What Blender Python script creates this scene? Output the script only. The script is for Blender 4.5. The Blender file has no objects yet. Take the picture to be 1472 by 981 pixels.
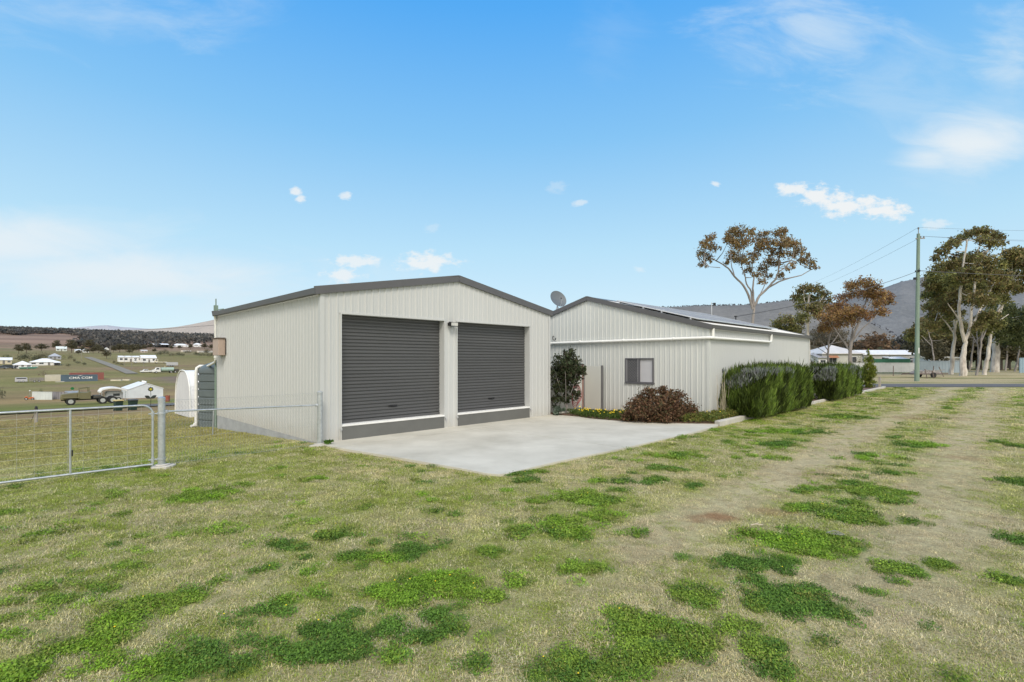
import bpy, math, random
import numpy as np
from mathutils import Vector, Matrix

rnd = random.Random(7)
rng = np.random.default_rng(11)
F, CX, HY, H = 716.5, 736.0, 517.0, 2.0      # photo focal length (px), centre column, horizon row, eye height
S2 = math.sqrt(.5)
SC = bpy.context.scene
COL = SC.collection
R45 = math.radians(45)

# ------------------------------------------------------------------ terrain
def smooth(a, b, x):
    t = np.clip((x - a) / (b - a), 0, 1)
    return t * t * (3 - 2 * t)

_V = [-1e5, 11.3, 20, 63, 98, 135, 180, 250, 368, 523, 925, 1962, 2600, 9000]
_Z = [0, 0, -.47, -3.1, -4.6, -6.3, -6.9, -6.2, -1.0, 5.9, 16.6, 83, 92, 92]

def terr(x, y):
    x = np.asarray(x, float); y = np.asarray(y, float)
    v = (y - x) * S2
    r = x / np.maximum(y, .5)
    left = np.interp(v, _V, _Z)
    f = 1 - smooth(-.45, -.15, r)
    right = np.interp(y, [0, 150, 1000, 3000, 9000], [0, 0, 12, 30, 30])
    return left * f + right * (1 - f)

def hsh(i, j, s):
    n = (i.astype(np.int64) * 374761393 + j.astype(np.int64) * 668265263 + s * 974634777) & 0x7fffffff
    n = ((n ^ (n >> 13)) * 1274126177) & 0x7fffffff
    n = (n ^ (n >> 16)) & 0xffff
    return n / 65535.0

def vnoise(x, y, s=0):
    xi = np.floor(x); yi = np.floor(y)
    fx = x - xi; fy = y - yi
    fx = fx * fx * (3 - 2 * fx); fy = fy * fy * (3 - 2 * fy)
    a = hsh(xi, yi, s); b = hsh(xi + 1, yi, s); c = hsh(xi, yi + 1, s); d = hsh(xi + 1, yi + 1, s)
    return (a * (1 - fx) + b * fx) * (1 - fy) + (c * (1 - fx) + d * fx) * fy

def fbm(x, y, o=4, s=0):
    t = 0; a = .5; n = 0
    for k in range(o):
        t = t + a * vnoise(x, y, s + k * 17); n += a
        x = x * 2.03 + 13.1; y = y * 2.03 + 7.7; a *= .5
    return t / n

def W(u, v, z=0.):
    return (S2 * (u - v), S2 * (u + v), z)

def GP(px, py):                      # the point of the terrain seen at a photo pixel
    t = np.geomspace(2.5, 3500, 9000)
    zz = H + t * (HY - py) / F
    g = terr(t * (px - CX) / F, t)
    k = np.argmax(zz < g)
    Y = t[k]
    return (Y * (px - CX) / F, Y, float(g[k]))

def at(px, Y, z=None):
    x = (px - CX) / F * Y
    return (x, Y, float(terr(x, Y)) if z is None else z)

def PZ(px, py, Y):                   # point at depth Y behind a photo pixel
    return ((px - CX) / F * Y, Y, H + (HY - py) / F * Y)

# ------------------------------------------------------------------ grid of the one ground sheet
def graded(a, b, step, far, g):
    c = list(np.arange(a, b + 1e-6, step))
    s = step; x = c[-1]
    while x < far:
        s *= g; x += s; c.append(x)
    s = step; x = c[0]; lo = []
    while x > -far:
        s *= g; x -= s; lo.append(x)
    return np.array(lo[::-1] + c)
GX = graded(-13, 24, .10, 6000, 1.045)
GY = graded(2.2, 24, .085, 6000, 1.035)
GY = GY[GY > -400]

# ------------------------------------------------------------------ helpers
def new_obj(name, me, parent=None, mat=None):
    o = bpy.data.objects.new(name, me); COL.objects.link(o)
    if parent is not None: o.parent = parent
    if mat is not None: me.materials.append(mat)
    return o

def tag(o, label=None, cat=None, group=None, kind=None):
    if label: o['label'] = label
    if cat: o['category'] = cat
    if group: o['group'] = group
    if kind: o['kind'] = kind
    return o

def empty(name, label, cat, loc, rz=0., group=None):
    o = bpy.data.objects.new(name, None); COL.objects.link(o)
    o.location = loc; o.rotation_euler = (0, 0, rz); o.empty_display_size = .2
    return tag(o, label, cat, group)

def copy_tree(o, parent=None):
    c = o.copy(); COL.objects.link(c)
    if parent is not None: c.parent = parent
    for ch in [k for k in bpy.data.objects if k.parent == o]:
        copy_tree(ch, c)
    return c

class MB:
    def __init__(s): s.v = []; s.f = []
    def add(s, vs, fs):
        n = len(s.v); s.v += [tuple(p) for p in vs]; s.f += [tuple(i + n for i in f) for f in fs]; return s
    def box(s, x0, x1, y0, y1, z0, z1):
        return s.add([(x0,y0,z0),(x1,y0,z0),(x1,y1,z0),(x0,y1,z0),(x0,y0,z1),(x1,y0,z1),(x1,y1,z1),(x0,y1,z1)],
                     [(0,3,2,1),(4,5,6,7),(0,1,5,4),(1,2,6,5),(2,3,7,6),(3,0,4,7)])
    def bar(s, a, b, w, h, up=(0,0,1)):
        a = Vector(a); b = Vector(b); d = (b - a).normalized(); u = Vector(up)
        sd = d.cross(u).normalized() * (w / 2); up = sd.cross(d).normalized() * (h / 2)
        vs = [p + i * sd + j * up for p in (a, b) for i, j in ((-1,-1),(1,-1),(1,1),(-1,1))]
        return s.add(vs, [(0,1,2,3),(7,6,5,4),(0,4,5,1),(1,5,6,2),(2,6,7,3),(3,7,4,0)])
    def tube(s, pts, r, n=8, cap=True, r1=None):
        pts = [Vector(p) for p in pts]; m = len(pts); vs = []; ref = None
        for i, p in enumerate(pts):
            d = (pts[min(i + 1, m - 1)] - pts[max(i - 1, 0)]).normalized()
            if ref is None: ref = Vector((0,0,1)) if abs(d.z) < .9 else Vector((1,0,0))
            a = d.cross(ref)
            a = a.normalized() if a.length > 1e-6 else Vector((1,0,0))
            b = a.cross(d).normalized(); ref = b
            rr = (r if r1 is None else r + (r1 - r) * i / (m - 1)) if not isinstance(r, (list, tuple)) else r[i]
            vs += [p + (a * math.cos(2*math.pi*k/n) + b * math.sin(2*math.pi*k/n)) * rr for k in range(n)]
        fs = [(i*n+k, i*n+(k+1)%n, (i+1)*n+(k+1)%n, (i+1)*n+k) for i in range(m-1) for k in range(n)]
        if cap: fs += [tuple(range(n))[::-1], tuple((m-1)*n + k for k in range(n))]
        return s.add(vs, fs)
    def prism(s, poly, z0, z1, M=None):          # polygon in (a,b) extruded along c; M maps (a,b,c)
        M = M or (lambda a, b, c: (a, b, c)); n = len(poly)
        vs = [M(a, b, z0) for a, b in poly] + [M(a, b, z1) for a, b in poly]
        return s.add(vs, [tuple(range(n))[::-1], tuple(range(n, 2*n))] + [(i, (i+1)%n, n+(i+1)%n, n+i) for i in range(n)])
    def lathe(s, prof, n=24, c=(0,0,0)):
        vs = [(c[0]+r*math.cos(2*math.pi*k/n), c[1]+r*math.sin(2*math.pi*k/n), c[2]+z) for r, z in prof for k in range(n)]
        m = len(prof)
        return s.add(vs, [(i*n+k, i*n+(k+1)%n, (i+1)*n+(k+1)%n, (i+1)*n+k) for i in range(m-1) for k in range(n)])
    def build(s, name, mat, parent=None, smooth_=False, bevel=0.):
        me = bpy.data.meshes.new(name); me.from_pydata(s.v, [], s.f); me.update()
        o = new_obj(name, me, parent, mat)
        if smooth_:
            me.polygons.foreach_set('use_smooth', [True] * len(me.polygons))
            try: me.set_sharp_from_angle(angle=math.radians(40))
            except Exception: pass
        if bevel:
            b = o.modifiers.new('bevel', 'BEVEL'); b.width = bevel; b.segments = 2; b.limit_method = 'ANGLE'
        return o

def np_mesh(name, V, nper, mat, parent=None, colors=None):
    """V: (n*nper,3) vertices, each run of nper vertices one face"""
    V = np.asarray(V, np.float32); n = len(V) // nper
    me = bpy.data.meshes.new(name)
    me.vertices.add(len(V)); me.vertices.foreach_set('co', V.ravel())
    me.loops.add(len(V)); me.loops.foreach_set('vertex_index', np.arange(len(V), dtype=np.int32))
    me.polygons.add(n); me.polygons.foreach_set('loop_start', np.arange(0, len(V), nper, dtype=np.int32))
    me.polygons.foreach_set('loop_total', np.full(n, nper, dtype=np.int32))
    if colors is not None:
        c = np.ones((len(V), 4), np.float32); c[:, :3] = np.repeat(np.asarray(colors), nper, axis=0)
        a = me.attributes.new('lc', 'FLOAT_COLOR', 'POINT'); a.data.foreach_set('color', c.ravel())
    me.update(calc_edges=True); me.validate()
    return new_obj(name, me, parent, mat)

# ------------------------------------------------------------------ materials
def _nodes(m):
    m.use_nodes = True; nt = m.node_tree; nt.nodes.clear(); return nt
def _l(nt, a, b): nt.links.new(a, b)

_M = {}
def mat(name, c, rough=.6, amt=.12, scale=3., metal=0., bump=0., bscale=60., spec=.3, stretch=(1,1,1), dirt=None):
    if name in _M: return _M[name]
    m = bpy.data.materials.new(name); nt = _nodes(m); N = nt.nodes
    out = N.new('ShaderNodeOutputMaterial'); p = N.new('ShaderNodeBsdfPrincipled'); _l(nt, p.outputs[0], out.inputs[0])
    p.inputs['Roughness'].default_value = rough; p.inputs['Metallic'].default_value = metal
    p.inputs['Specular IOR Level'].default_value = spec
    tc = N.new('ShaderNodeTexCoord'); mp = N.new('ShaderNodeMapping'); mp.inputs['Scale'].default_value = stretch
    _l(nt, tc.outputs['Object'], mp.inputs[0])
    nz = N.new('ShaderNodeTexNoise'); nz.inputs['Scale'].default_value = scale; nz.inputs['Detail'].default_value = 6; nz.inputs['Roughness'].default_value = .62
    _l(nt, mp.outputs[0], nz.inputs[0])
    rp = N.new('ShaderNodeValToRGB'); rp.color_ramp.elements[0].position = .3; rp.color_ramp.elements[1].position = .7
    rp.color_ramp.elements[0].color = [x * (1 - amt) for x in (dirt or c)][:3] + [1]
    rp.color_ramp.elements[1].color = [min(1, x * (1 + amt)) for x in c][:3] + [1]
    _l(nt, nz.outputs[0], rp.inputs[0]); _l(nt, rp.outputs[0], p.inputs['Base Color'])
    if bump:
        n2 = N.new('ShaderNodeTexNoise'); n2.inputs['Scale'].default_value = bscale; n2.inputs['Detail'].default_value = 4
        _l(nt, tc.outputs['Object'], n2.inputs[0])
        b = N.new('ShaderNodeBump'); b.inputs['Strength'].default_value = bump; b.inputs['Distance'].default_value = .02
        _l(nt, n2.outputs[0], b.inputs['Height']); _l(nt, b.outputs[0], p.inputs['Normal'])
    if name.startswith('cream_steel'):                       # rain splash and dust on the foot of the sheets
        se = N.new('ShaderNodeSeparateXYZ'); _l(nt, tc.outputs['Object'], se.inputs[0])
        mr = N.new('ShaderNodeMapRange'); mr.interpolation_type = 'SMOOTHSTEP'; mr.inputs[1].default_value = .55; mr.inputs[2].default_value = -.05; mr.inputs[3].default_value = 0; mr.inputs[4].default_value = .55; _l(nt, se.outputs[2], mr.inputs[0])
        n3 = N.new('ShaderNodeTexNoise'); n3.inputs['Scale'].default_value = 3.5; n3.inputs['Detail'].default_value = 7; _l(nt, tc.outputs['Object'], n3.inputs[0])
        mm = N.new('ShaderNodeMath'); mm.operation = 'MULTIPLY'; _l(nt, mr.outputs[0], mm.inputs[0]); _l(nt, n3.outputs[0], mm.inputs[1])
        mx = N.new('ShaderNodeMix'); mx.data_type = 'RGBA'; _l(nt, mm.outputs[0], mx.inputs[0]); _l(nt, rp.outputs[0], mx.inputs[6]); mx.inputs[7].default_value = (.33, .29, .22, 1); _l(nt, mx.outputs[2], p.inputs['Base Color'])
    _M[name] = m; return m

def leaf_mat(name, rough=.55, trans=.25, instancer=False):
    m = bpy.data.materials.new(name); nt = _nodes(m); N = nt.nodes
    out = N.new('ShaderNodeOutputMaterial'); p = N.new('ShaderNodeBsdfPrincipled'); t = N.new('ShaderNodeBsdfTranslucent'); mx = N.new('ShaderNodeMixShader')
    p.inputs['Roughness'].default_value = rough; p.inputs['Specular IOR Level'].default_value = .25
    a = N.new('ShaderNodeAttribute'); a.attribute_name = 'lc'
    if instancer: a.attribute_type = 'INSTANCER'
    src = a.outputs['Color']
    if instancer:                                            # small per-blade variation on top of the tuft colour
        b = N.new('ShaderNodeAttribute'); b.attribute_name = 'lc'; mm = N.new('ShaderNodeMix'); mm.data_type = 'RGBA'; mm.blend_type = 'MULTIPLY'
        mm.inputs[0].default_value = 1; _l(nt, a.outputs['Color'], mm.inputs[6]); _l(nt, b.outputs['Color'], mm.inputs[7]); src = mm.outputs[2]
    _l(nt, src, p.inputs['Base Color']); _l(nt, src, t.inputs['Color'])
    mx.inputs[0].default_value = trans; _l(nt, p.outputs[0], mx.inputs[1]); _l(nt, t.outputs[0], mx.inputs[2]); _l(nt, mx.outputs[0], out.inputs[0])
    return m

LEAF = leaf_mat('leaf', .6, .35)
WALL = mat('cream_steel', (.525,.535,.525), .45, .03, .35, stretch=(1,1,.25), spec=.35)
WALL2 = mat('cream_steel_weathered', (.585,.60,.575), .45, .05, .5, stretch=(2,2,.2), spec=.35)
GREY = mat('dark_grey_steel', (.105,.104,.108), .42, .06, 2., spec=.4)
DOORM = mat('charcoal_curtain', (.088,.090,.092), .38, .10, .8, spec=.4, stretch=(.3,1,6))
BARR = mat('charcoal_panel', (.135,.137,.130), .5, .08, 1.5, spec=.3)
ROOF = mat('pale_roof_steel', (.70,.69,.65), .4, .05, 1., spec=.4)
WHITE = mat('white_plastic', (.80,.80,.77), .4, .05, 3.)
WHITEP = mat('white_paint', (.78,.78,.76), .5, .06, .8)
GALV = mat('galvanised_steel', (.50,.53,.55), .38, .18, 14., metal=.55, spec=.5)
CONC = mat('concrete', (.565,.54,.462), .85, .10, .7, bump=.15, bscale=90, dirt=(.50,.475,.395))
SLAB = mat('slab_edge_concrete', (.37,.38,.385), .85, .16, 2.2, bump=.2, bscale=40)
KERB = mat('kerb_concrete', (.52,.50,.45), .85, .12, 3., bump=.2)
TANKM = mat('slate_plastic', (.115,.14,.145), .5, .10, 2.)
PINKB = mat('pinkish_box', (.46,.36,.30), .5, .06, 3.)
BLACK = mat('black', (.02,.02,.022), .4, .1, 3.)
GLASS = mat('dark_glass', (.05,.055,.065), .08, .05, 1., spec=.6)
BLIND = mat('pale_blind', (.50,.50,.52), .35, .05, 1.5, spec=.5)
FABR = mat('white_fabric', (.76,.76,.76), .7, .05, 1.2)
ASPH = mat('asphalt', (.125,.122,.12), .9, .18, 3., bump=.2)
MULCH = mat('mulch', (.15,.10,.07), .95, .45, 14., bump=.6, bscale=30)
BARK = mat('white_bark', (.62,.58,.52), .75, .28, 2.2, bump=.3, bscale=14, stretch=(1,1,.35), dirt=(.42,.37,.32))
BARKD = mat('brown_bark', (.17,.135,.11), .9, .3, 3., bump=.4, bscale=14, stretch=(1,1,.3))
BARKG = mat('grey_bark', (.27,.245,.23), .85, .3, 3., bump=.3, bscale=14, stretch=(1,1,.3))
POLEM = mat('green_treated_timber', (.20,.27,.215), .8, .2, 2., stretch=(4,4,.25))
WOOD = mat('weathered_timber', (.36,.33,.29), .85, .25, 4., stretch=(3,3,.4))
RUST = mat('rusty_steel', (.15,.115,.10), .8, .25, 5.)
HOSE = mat('faded_red_hose', (.42,.15,.15), .5, .1, 4.)
RUBBER = mat('rubber', (.03,.03,.03), .8, .1, 5.)
SOLAR = mat('solar_cells', (.26,.25,.245), .55, .1, 2., spec=.55)
ALU = mat('aluminium', (.62,.63,.64), .35, .06, 3., metal=.6)

# ------------------------------------------------------------------ lawn: where it is green, bare, worn
PATCH = [  # photo pixel, radii in px, lushness
 (841,715,52,12,.9),(861,742,26,12,.8),(811,760,36,20,.75),(911,765,36,9,.7),(851,812,46,9,.95),(815,818,22,8,.7),(756,765,22,10,.6),
 (1261,705,52,16,.95),(1225,722,40,8,.8),(1231,742,58,17,1.),(1161,730,38,9,.8),(1171,780,82,22,1.),(1310,750,36,6,.8),(1061,810,46,12,.85),(1120,805,60,15,.8),
 (1296,817,52,13,1.),(1351,810,32,8,1.),(1296,838,20,5,.7),(1146,862,82,24,1.),(1200,880,55,15,.9),(1006,855,42,20,.85),(1080,835,22,6,.7),(936,910,72,34,.95),(985,905,40,20,.8),
 (1011,930,34,15,.85),(1060,900,40,9,.9),(1096,935,26,28,.95),(1125,970,28,22,.95),(826,960,88,22,1.),(900,945,50,20,.8),(1326,640,48,4,.7),(1345,655,40,3,.6),(1111,657,52,5,.6),
 (1461,775,26,10,.9),(1461,692,30,8,.8),(1341,900,16,7,.9),(1446,832,32,8,.7),(1466,895,15,10,.7),(1361,970,20,8,.7),(756,690,18,4,1.),(745,681,18,4,1.),(775,678,14,3,.8),
 (410,785,42,10,.9),(240,865,66,20,.9),(135,925,46,20,1.),(30,910,38,10,.8),(260,950,72,28,1.),(30,962,42,22,.95),(620,838,88,24,.95),(570,850,50,16,.9),(500,925,58,30,.95),(540,800,70,8,.7),
 (385,920,24,7,.9),(290,712,54,10,.75),(605,915,28,9,1.),(640,900,22,7,.9),(650,875,38,12,.7),(675,955,20,8,.9),(700,855,30,10,.6),(330,705,16,3,.9),(460,690,40,4,.5),
 (1180,655,60,5,.6),(1060,600,30,3,.5),(1140,620,70,4,.6),(1230,600,60,4,.6),(1100,680,50,5,.5),(1180,700,40,6,.4),(1130,640,60,4,.6),(1200,680,40,5,.4),(1010,700,30,5,.4),
 (1395,740,22,4,.5),(1385,765,24,5,.5),(1430,760,24,5,.5),(1290,680,30,5,.6),(1420,690,20,4,.4),(1465,640,16,12,.6),(960,672,40,5,.5),(930,690,36,6,.5),(980,655,50,5,.5),
 (470,905,30,10,.8),(345,880,40,10,.5),(200,810,50,8,.4),(100,860,60,8,.4),(420,860,30,8,.7),(300,830,40,8,.4),(700,790,40,8,.4),(640,735,40,5,.3),(700,905,22,7,.6),(560,900,40,10,.8),(430,935,46,14,.9),(180,890,40,10,.8),(90,930,40,12,.8),(350,955,40,12,.8),(740,830,24,7,.7),(590,790,34,8,.7),(480,770,40,7,.6),(880,850,26,8,.7),(980,800,24,6,.7),(905,880,24,9,.8),(1260,850,22,7,.8),(1180,925,30,9,.7),(1245,890,22,6,.7),(1085,765,26,6,.7),(1150,705,30,5,.7),(1290,720,34,5,.7),(1240,655,40,4,.6),(950,630,40,3,.5),(880,690,40,5,.7)]
def _pw(px, py):
    Y = H * F / (py - HY); return (px - CX) / F * Y, Y
PB = []
for (px, py, rx, ry, g) in PATCH:
    X, Y = _pw(px, py)
    PB.append((X, Y, rx * .88 * Y / F, ry * .9 * Y * Y / (H * F), g))

def track(x, y):
    v = (y - x) * S2 + (fbm(x * .35, y * .35, 2, 5) - .5) * .9
    t = np.exp(-((v - 2.85) / .55) ** 2) + .9 * np.exp(-((v - .75) / .55) ** 2)
    u = (x + y) * S2
    return t * smooth(2.5, 7, u)

def green_field(x, y):
    """0 dry .. 1 lush: soft regions broken up by noise of several sizes, so patches fray into fragments"""
    n1 = fbm(x * 2.4, y * 2.4, 3, 3); n2 = fbm(x * 8.5, y * 8.5, 2, 9); n0 = fbm(x * 24., y * 24., 2, 19)
    warp = (n1 - .5) * .9
    v = (y - x) * S2; u = (x + y) * S2
    S = .08 + .16 * smooth(.8, -1.5, x) * smooth(6.5, 4., y) + .05 * smooth(0, -2, x) * smooth(9, 6, y) + .14 * smooth(2.6, 3.8, v) * smooth(7.2, 5.6, v) * smooth(7, 11, u)
    S = S + .20 * np.exp(-((v - 1.8) / .55) ** 2) * smooth(3, 6, u) + .12 * smooth(.1, -.9, v) + .03 * smooth(6, 9, v)
    for (cx, cy, rx, ry, k) in PB:
        m = (np.abs(x - cx) < rx * 2.4) & (np.abs(y - cy) < ry * 2.4)
        if not m.any(): continue
        d = np.sqrt(((x[m] - cx) / rx) ** 2 + ((y[m] - cy) / ry) ** 2) + warp[m]
        S[m] = np.maximum(S[m], (.35 + .75 * k) * np.exp(-(np.maximum(d - .35, 0) ** 2) * 1.5))
    S = S - .55 * np.clip(track(x, y), 0, 1) * (S < .8)
    n = .30 * n1 + .42 * n2 + .28 * n0
    g = smooth(.0, .20, S * .60 + (n - .5) * 1.85 - .33)
    return g * (1 - .85 * smooth(11.5, 14, v))

BARE = [_pw(1035, 743) + (.42, .30), _pw(1110, 735) + (.5, .22), _pw(1385, 657) + (.5, .5), _pw(1180, 680) + (.7, .4), _pw(1330, 600) + (2, 1)]
def bare_field(x, y):
    b = np.zeros_like(x)
    wob = (fbm(x * 4, y * 4, 3, 41) - .5) * 1.2
    for i, (cx, cy, rx, ry) in enumerate(BARE):
        d = np.sqrt(((x - cx) / rx) ** 2 + ((y - cy) / ry) ** 2) + wob
        b = np.maximum(b, (1., .55, .5, .4, .4)[i] * smooth(1.1, .3, d))
    return b

DRY = np.array((.375, .330, .170)); OLV = np.array((.265, .28, .082)); GRN = np.array((.060, .125, .014)); SOIL = np.array((.27, .165, .085))
def mixc(a, b, t): return a * (1 - t[..., None]) + b * t[..., None]
def ground_col(x, y):
    v = (y - x) * S2; r = x / np.maximum(y, .5)
    n = fbm(x * .55, y * .55, 4, 61); n2 = fbm(x * .06, y * .06, 4, 71)
    c = mixc(np.broadcast_to(DRY, x.shape + (3,)), OLV, smooth(.40, .68, n + .10 * smooth(6, 12, v)) * .75)
    tr = np.clip(track(x, y), 0, 1)
    c = mixc(c, np.array((.47, .405, .25)), tr * .8)
    c = mixc(c, SOIL, bare_field(x, y))
    near = np.hypot(x, y) < 60
    g = np.zeros_like(x); g[near] = green_field(x[near], y[near])
    c = mixc(c, GRN * 1.5, np.clip(g * .9, 0, 1))
    left = smooth(-.30, -.5, r) * smooth(12, 16, v)
    # the slope behind the gate and the valley: bands along the contour
    nb = v * (1 + .10 * (n2 - .5))
    kn = [14, 30, 45, 60, 66, 78, 92, 112, 130, 165, 200, 250, 330, 450, 600, 800, 930, 1200, 1500, 1962]
    cs = np.array([(.20,.20,.075),(.24,.215,.10),(.25,.21,.11),(.24,.215,.085),(.17,.19,.06),(.15,.185,.055),(.16,.18,.06),(.21,.185,.09),(.24,.19,.105),(.21,.175,.10),
                   (.19,.175,.09),(.17,.175,.075),(.20,.175,.10),(.18,.17,.085),(.17,.165,.085),(.20,.17,.115),(.21,.165,.13),(.235,.175,.15),(.20,.155,.135),(.215,.165,.15)])
    lc = np.stack([np.interp(nb, kn, cs[:, i]) for i in range(3)], -1)
    lc = lc * np.array((1.2, 1.10, .95)) * (.72 + .56 * fbm(x * .12, y * .12, 4, 81))[..., None]
    lc = lc * (1 + .16 * smooth(820, 950, v) * np.sin(v * .021 + 5 * fbm(x * .003, y * .003, 2, 17)))[..., None]
    lc = mixc(lc, np.array((.14, .16, .05)), smooth(.52, .66, fbm(x * .035, y * .035, 4, 91)) * .35 * smooth(900, 500, v))
    lc = mixc(lc, np.array((.26, .17, .115)), smooth(.60, .70, fbm(x * .05 + 9, y * .05, 4, 95)) * .6)
    c = mixc(c, lc, left)
    # beyond the street on the right
    right = smooth(.4, .6, r) * smooth(40, 42, y)
    rc = mixc(np.broadcast_to(np.array((.42, .355, .21)), x.shape + (3,)), np.array((.17, .19, .06)), smooth(.45, .6, fbm(x * .05, y * .3, 3, 33)))
    rc = mixc(rc, np.array((.16, .16, .08)), smooth(90, 200, y))
    c = mixc(c, rc, right)
    return c, g

def build_ground():
    X, Y = np.meshgrid(GX, GY); nx, ny = len(GX), len(GY)
    x = X.ravel(); y = Y.ravel(); z = terr(x, y)
    near = np.hypot(x, y) < 45
    v = (y - x) * S2
    z = z + np.where(near & (v < 11), (fbm(x * .5, y * .5, 3, 2) - .5) * .05 - .02, 0)
    me = bpy.data.meshes.new('ground')
    V = np.stack([x, y, z], -1).astype(np.float32)
    me.vertices.add(len(V)); me.vertices.foreach_set('co', V.ravel())
    i = (np.arange(ny - 1)[:, None] * nx + np.arange(nx - 1)[None, :]).ravel()
    q = np.stack([i, i + 1, i + 1 + nx, i + nx], -1).astype(np.int32)
    me.loops.add(q.size); me.loops.foreach_set('vertex_index', q.ravel())
    me.polygons.add(len(q)); me.polygons.foreach_set('loop_start', np.arange(0, q.size, 4, dtype=np.int32)); me.polygons.foreach_set('loop_total', np.full(len(q), 4, np.int32))
    c, g = ground_col(x, y)
    # worn earth around the ploughed plot, green crop strip, forest floor, seen in the photograph
    for (px, py, rx, ry, cc, k) in [(262, 546, 42, 7, (.20,.15,.12), .9), (8, 501.5, 14, 2.5, (.08,.14,.04), .95), (190, 545, 30, 4, (.24,.185,.11), .6), (120, 555, 60, 3, (.25,.18,.11), .6)]:
        a = GP(px, py); b1 = GP(px, py - ry); b2 = GP(px, py + ry)
        ex = rx * a[1] / F; ey = max(abs(b1[1] - b2[1]) / 2, 1)
        d = np.sqrt(((x / np.maximum(y, 1) - (px - CX) / F) * a[1] / ex) ** 2 + ((y - a[1]) / ey) ** 2) + (fbm(x * .08, y * .08, 3, 14) - .5) * .8
        c = mixc(c, np.array(cc), k * smooth(1.1, .7, d) * (y > 1))
    col = np.ones((len(V), 4), np.float32); col[:, :3] = c
    me.attributes.new('lc', 'FLOAT_COLOR', 'POINT').data.foreach_set('color', col.ravel())
    me.update(calc_edges=True); me.polygons.foreach_set('use_smooth', [True] * len(q))
    m = bpy.data.materials.new('ground_cover'); nt = _nodes(m); N = nt.nodes
    out = N.new('ShaderNodeOutputMaterial'); p = N.new('ShaderNodeBsdfPrincipled'); _l(nt, p.outputs[0], out.inputs[0])
    p.inputs['Roughness'].default_value = .95; p.inputs['Specular IOR Level'].default_value = .1
    a = N.new('ShaderNodeAttribute'); a.attribute_name = 'lc'
    ge = N.new('ShaderNodeNewGeometry')
    prev = a.outputs['Color']; hs = []
    for sc, lo, hi in ((55, .62, 1.32), (9, .78, 1.2), (.6, .85, 1.14), (.05, .88, 1.1)):
        nz = N.new('ShaderNodeTexNoise'); nz.inputs['Scale'].default_value = sc; nz.inputs['Detail'].default_value = 5; nz.inputs['Roughness'].default_value = .65
        _l(nt, ge.outputs['Position'], nz.inputs[0])
        mr = N.new('ShaderNodeMapRange'); mr.inputs[1].default_value = .3; mr.inputs[2].default_value = .7; mr.inputs[3].default_value = lo; mr.inputs[4].default_value = hi
        _l(nt, nz.outputs[0], mr.inputs[0])
        vm = N.new('ShaderNodeVectorMath'); vm.operation = 'SCALE'; _l(nt, prev, vm.inputs[0]); _l(nt, mr.outputs[0], vm.inputs['Scale']); prev = vm.outputs[0]; hs.append(nz)
    _l(nt, prev, p.inputs['Base Color'])
    b = N.new('ShaderNodeBump'); b.inputs['Strength'].default_value = .6; b.inputs['Distance'].default_value = .03; _l(nt, hs[0].outputs[0], b.inputs['Height']); _l(nt, b.outputs[0], p.inputs['Normal'])
    tag(new_obj('ground', me, None, m), kind='structure')
build_ground()

def sheet(name, pts_uv, dz, m, thick=0.):            # small flat slab following z = dz, polygon given in world xy
    mb = MB(); mb.prism(pts_uv, -thick, dz)
    return tag(mb.build(name, m), kind='structure')

def strip(name, line, w, m, dz=.03, n=60):           # road laid over the terrain along a polyline of world xy
    P = [Vector((a[0], a[1])) for a in line]; pts = []
    for a, b in zip(P[:-1], P[1:]):
        pts += [a.lerp(b, k / n) for k in range(n)]
    pts.append(P[-1]); mb = MB(); vs = []
    for i, p in enumerate(pts):
        d = (pts[min(i + 1, len(pts) - 1)] - pts[max(i - 1, 0)]).normalized(); s = Vector((-d.y, d.x)) * (w / 2)
        for k in (-1, -.5, 0, .5, 1):
            q = p + s * k; vs.append((q.x, q.y, float(terr(q.x, q.y)) + dz))
    fs = [(i*5+k, i*5+k+1, i*5+k+6, i*5+k+5) for i in range(len(pts) - 1) for k in range(4)]
    mb.add(vs, fs)
    return tag(mb.build(name, m), kind='structure')

strip('street', [(8, 38.3), (30, 38.2), (140, 38.0)], 4.6, ASPH, .03)
strip('lower_street', [W(-60, 71.5)[:2], W(90, 71.5)[:2]], 7., ASPH, .10)
strip('side_road', [GP(190, 538)[:2], GP(168, 529)[:2], GP(146, 521)[:2], GP(126, 514)[:2]], 4.6, mat('worn_bitumen', (.23,.21,.17), .9, .15, .5), .25)

# ------------------------------------------------------------------ concrete apron, garden bed, kerb
GU, GV, GW, GD = 5.16, 11.585, 8.31, 8.46           # garage front-left corner (u,v), width along u, depth along v
HU, HV, HL, HW = 16.15, 7.0, 11.5, 9.78             # house corner, length along u, gable width along v
def uv(px, py):
    x, y = _pw(px, py); return (S2 * (x + y), S2 * (y - x))
front = [uv(*p) for p in ((463,641),(500,648),(560,657.5),(620,668),(670,677),(700,683),(716,684.5),(729,683),(745,679),(800,666),(900,645.5),(1000,622.5),(1032,613))]
inner = [uv(*p) for p in ((1034,610.5),(1000,610.5),(940,609),(890,606.5),(850,603),(833,600.5))]
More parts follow.
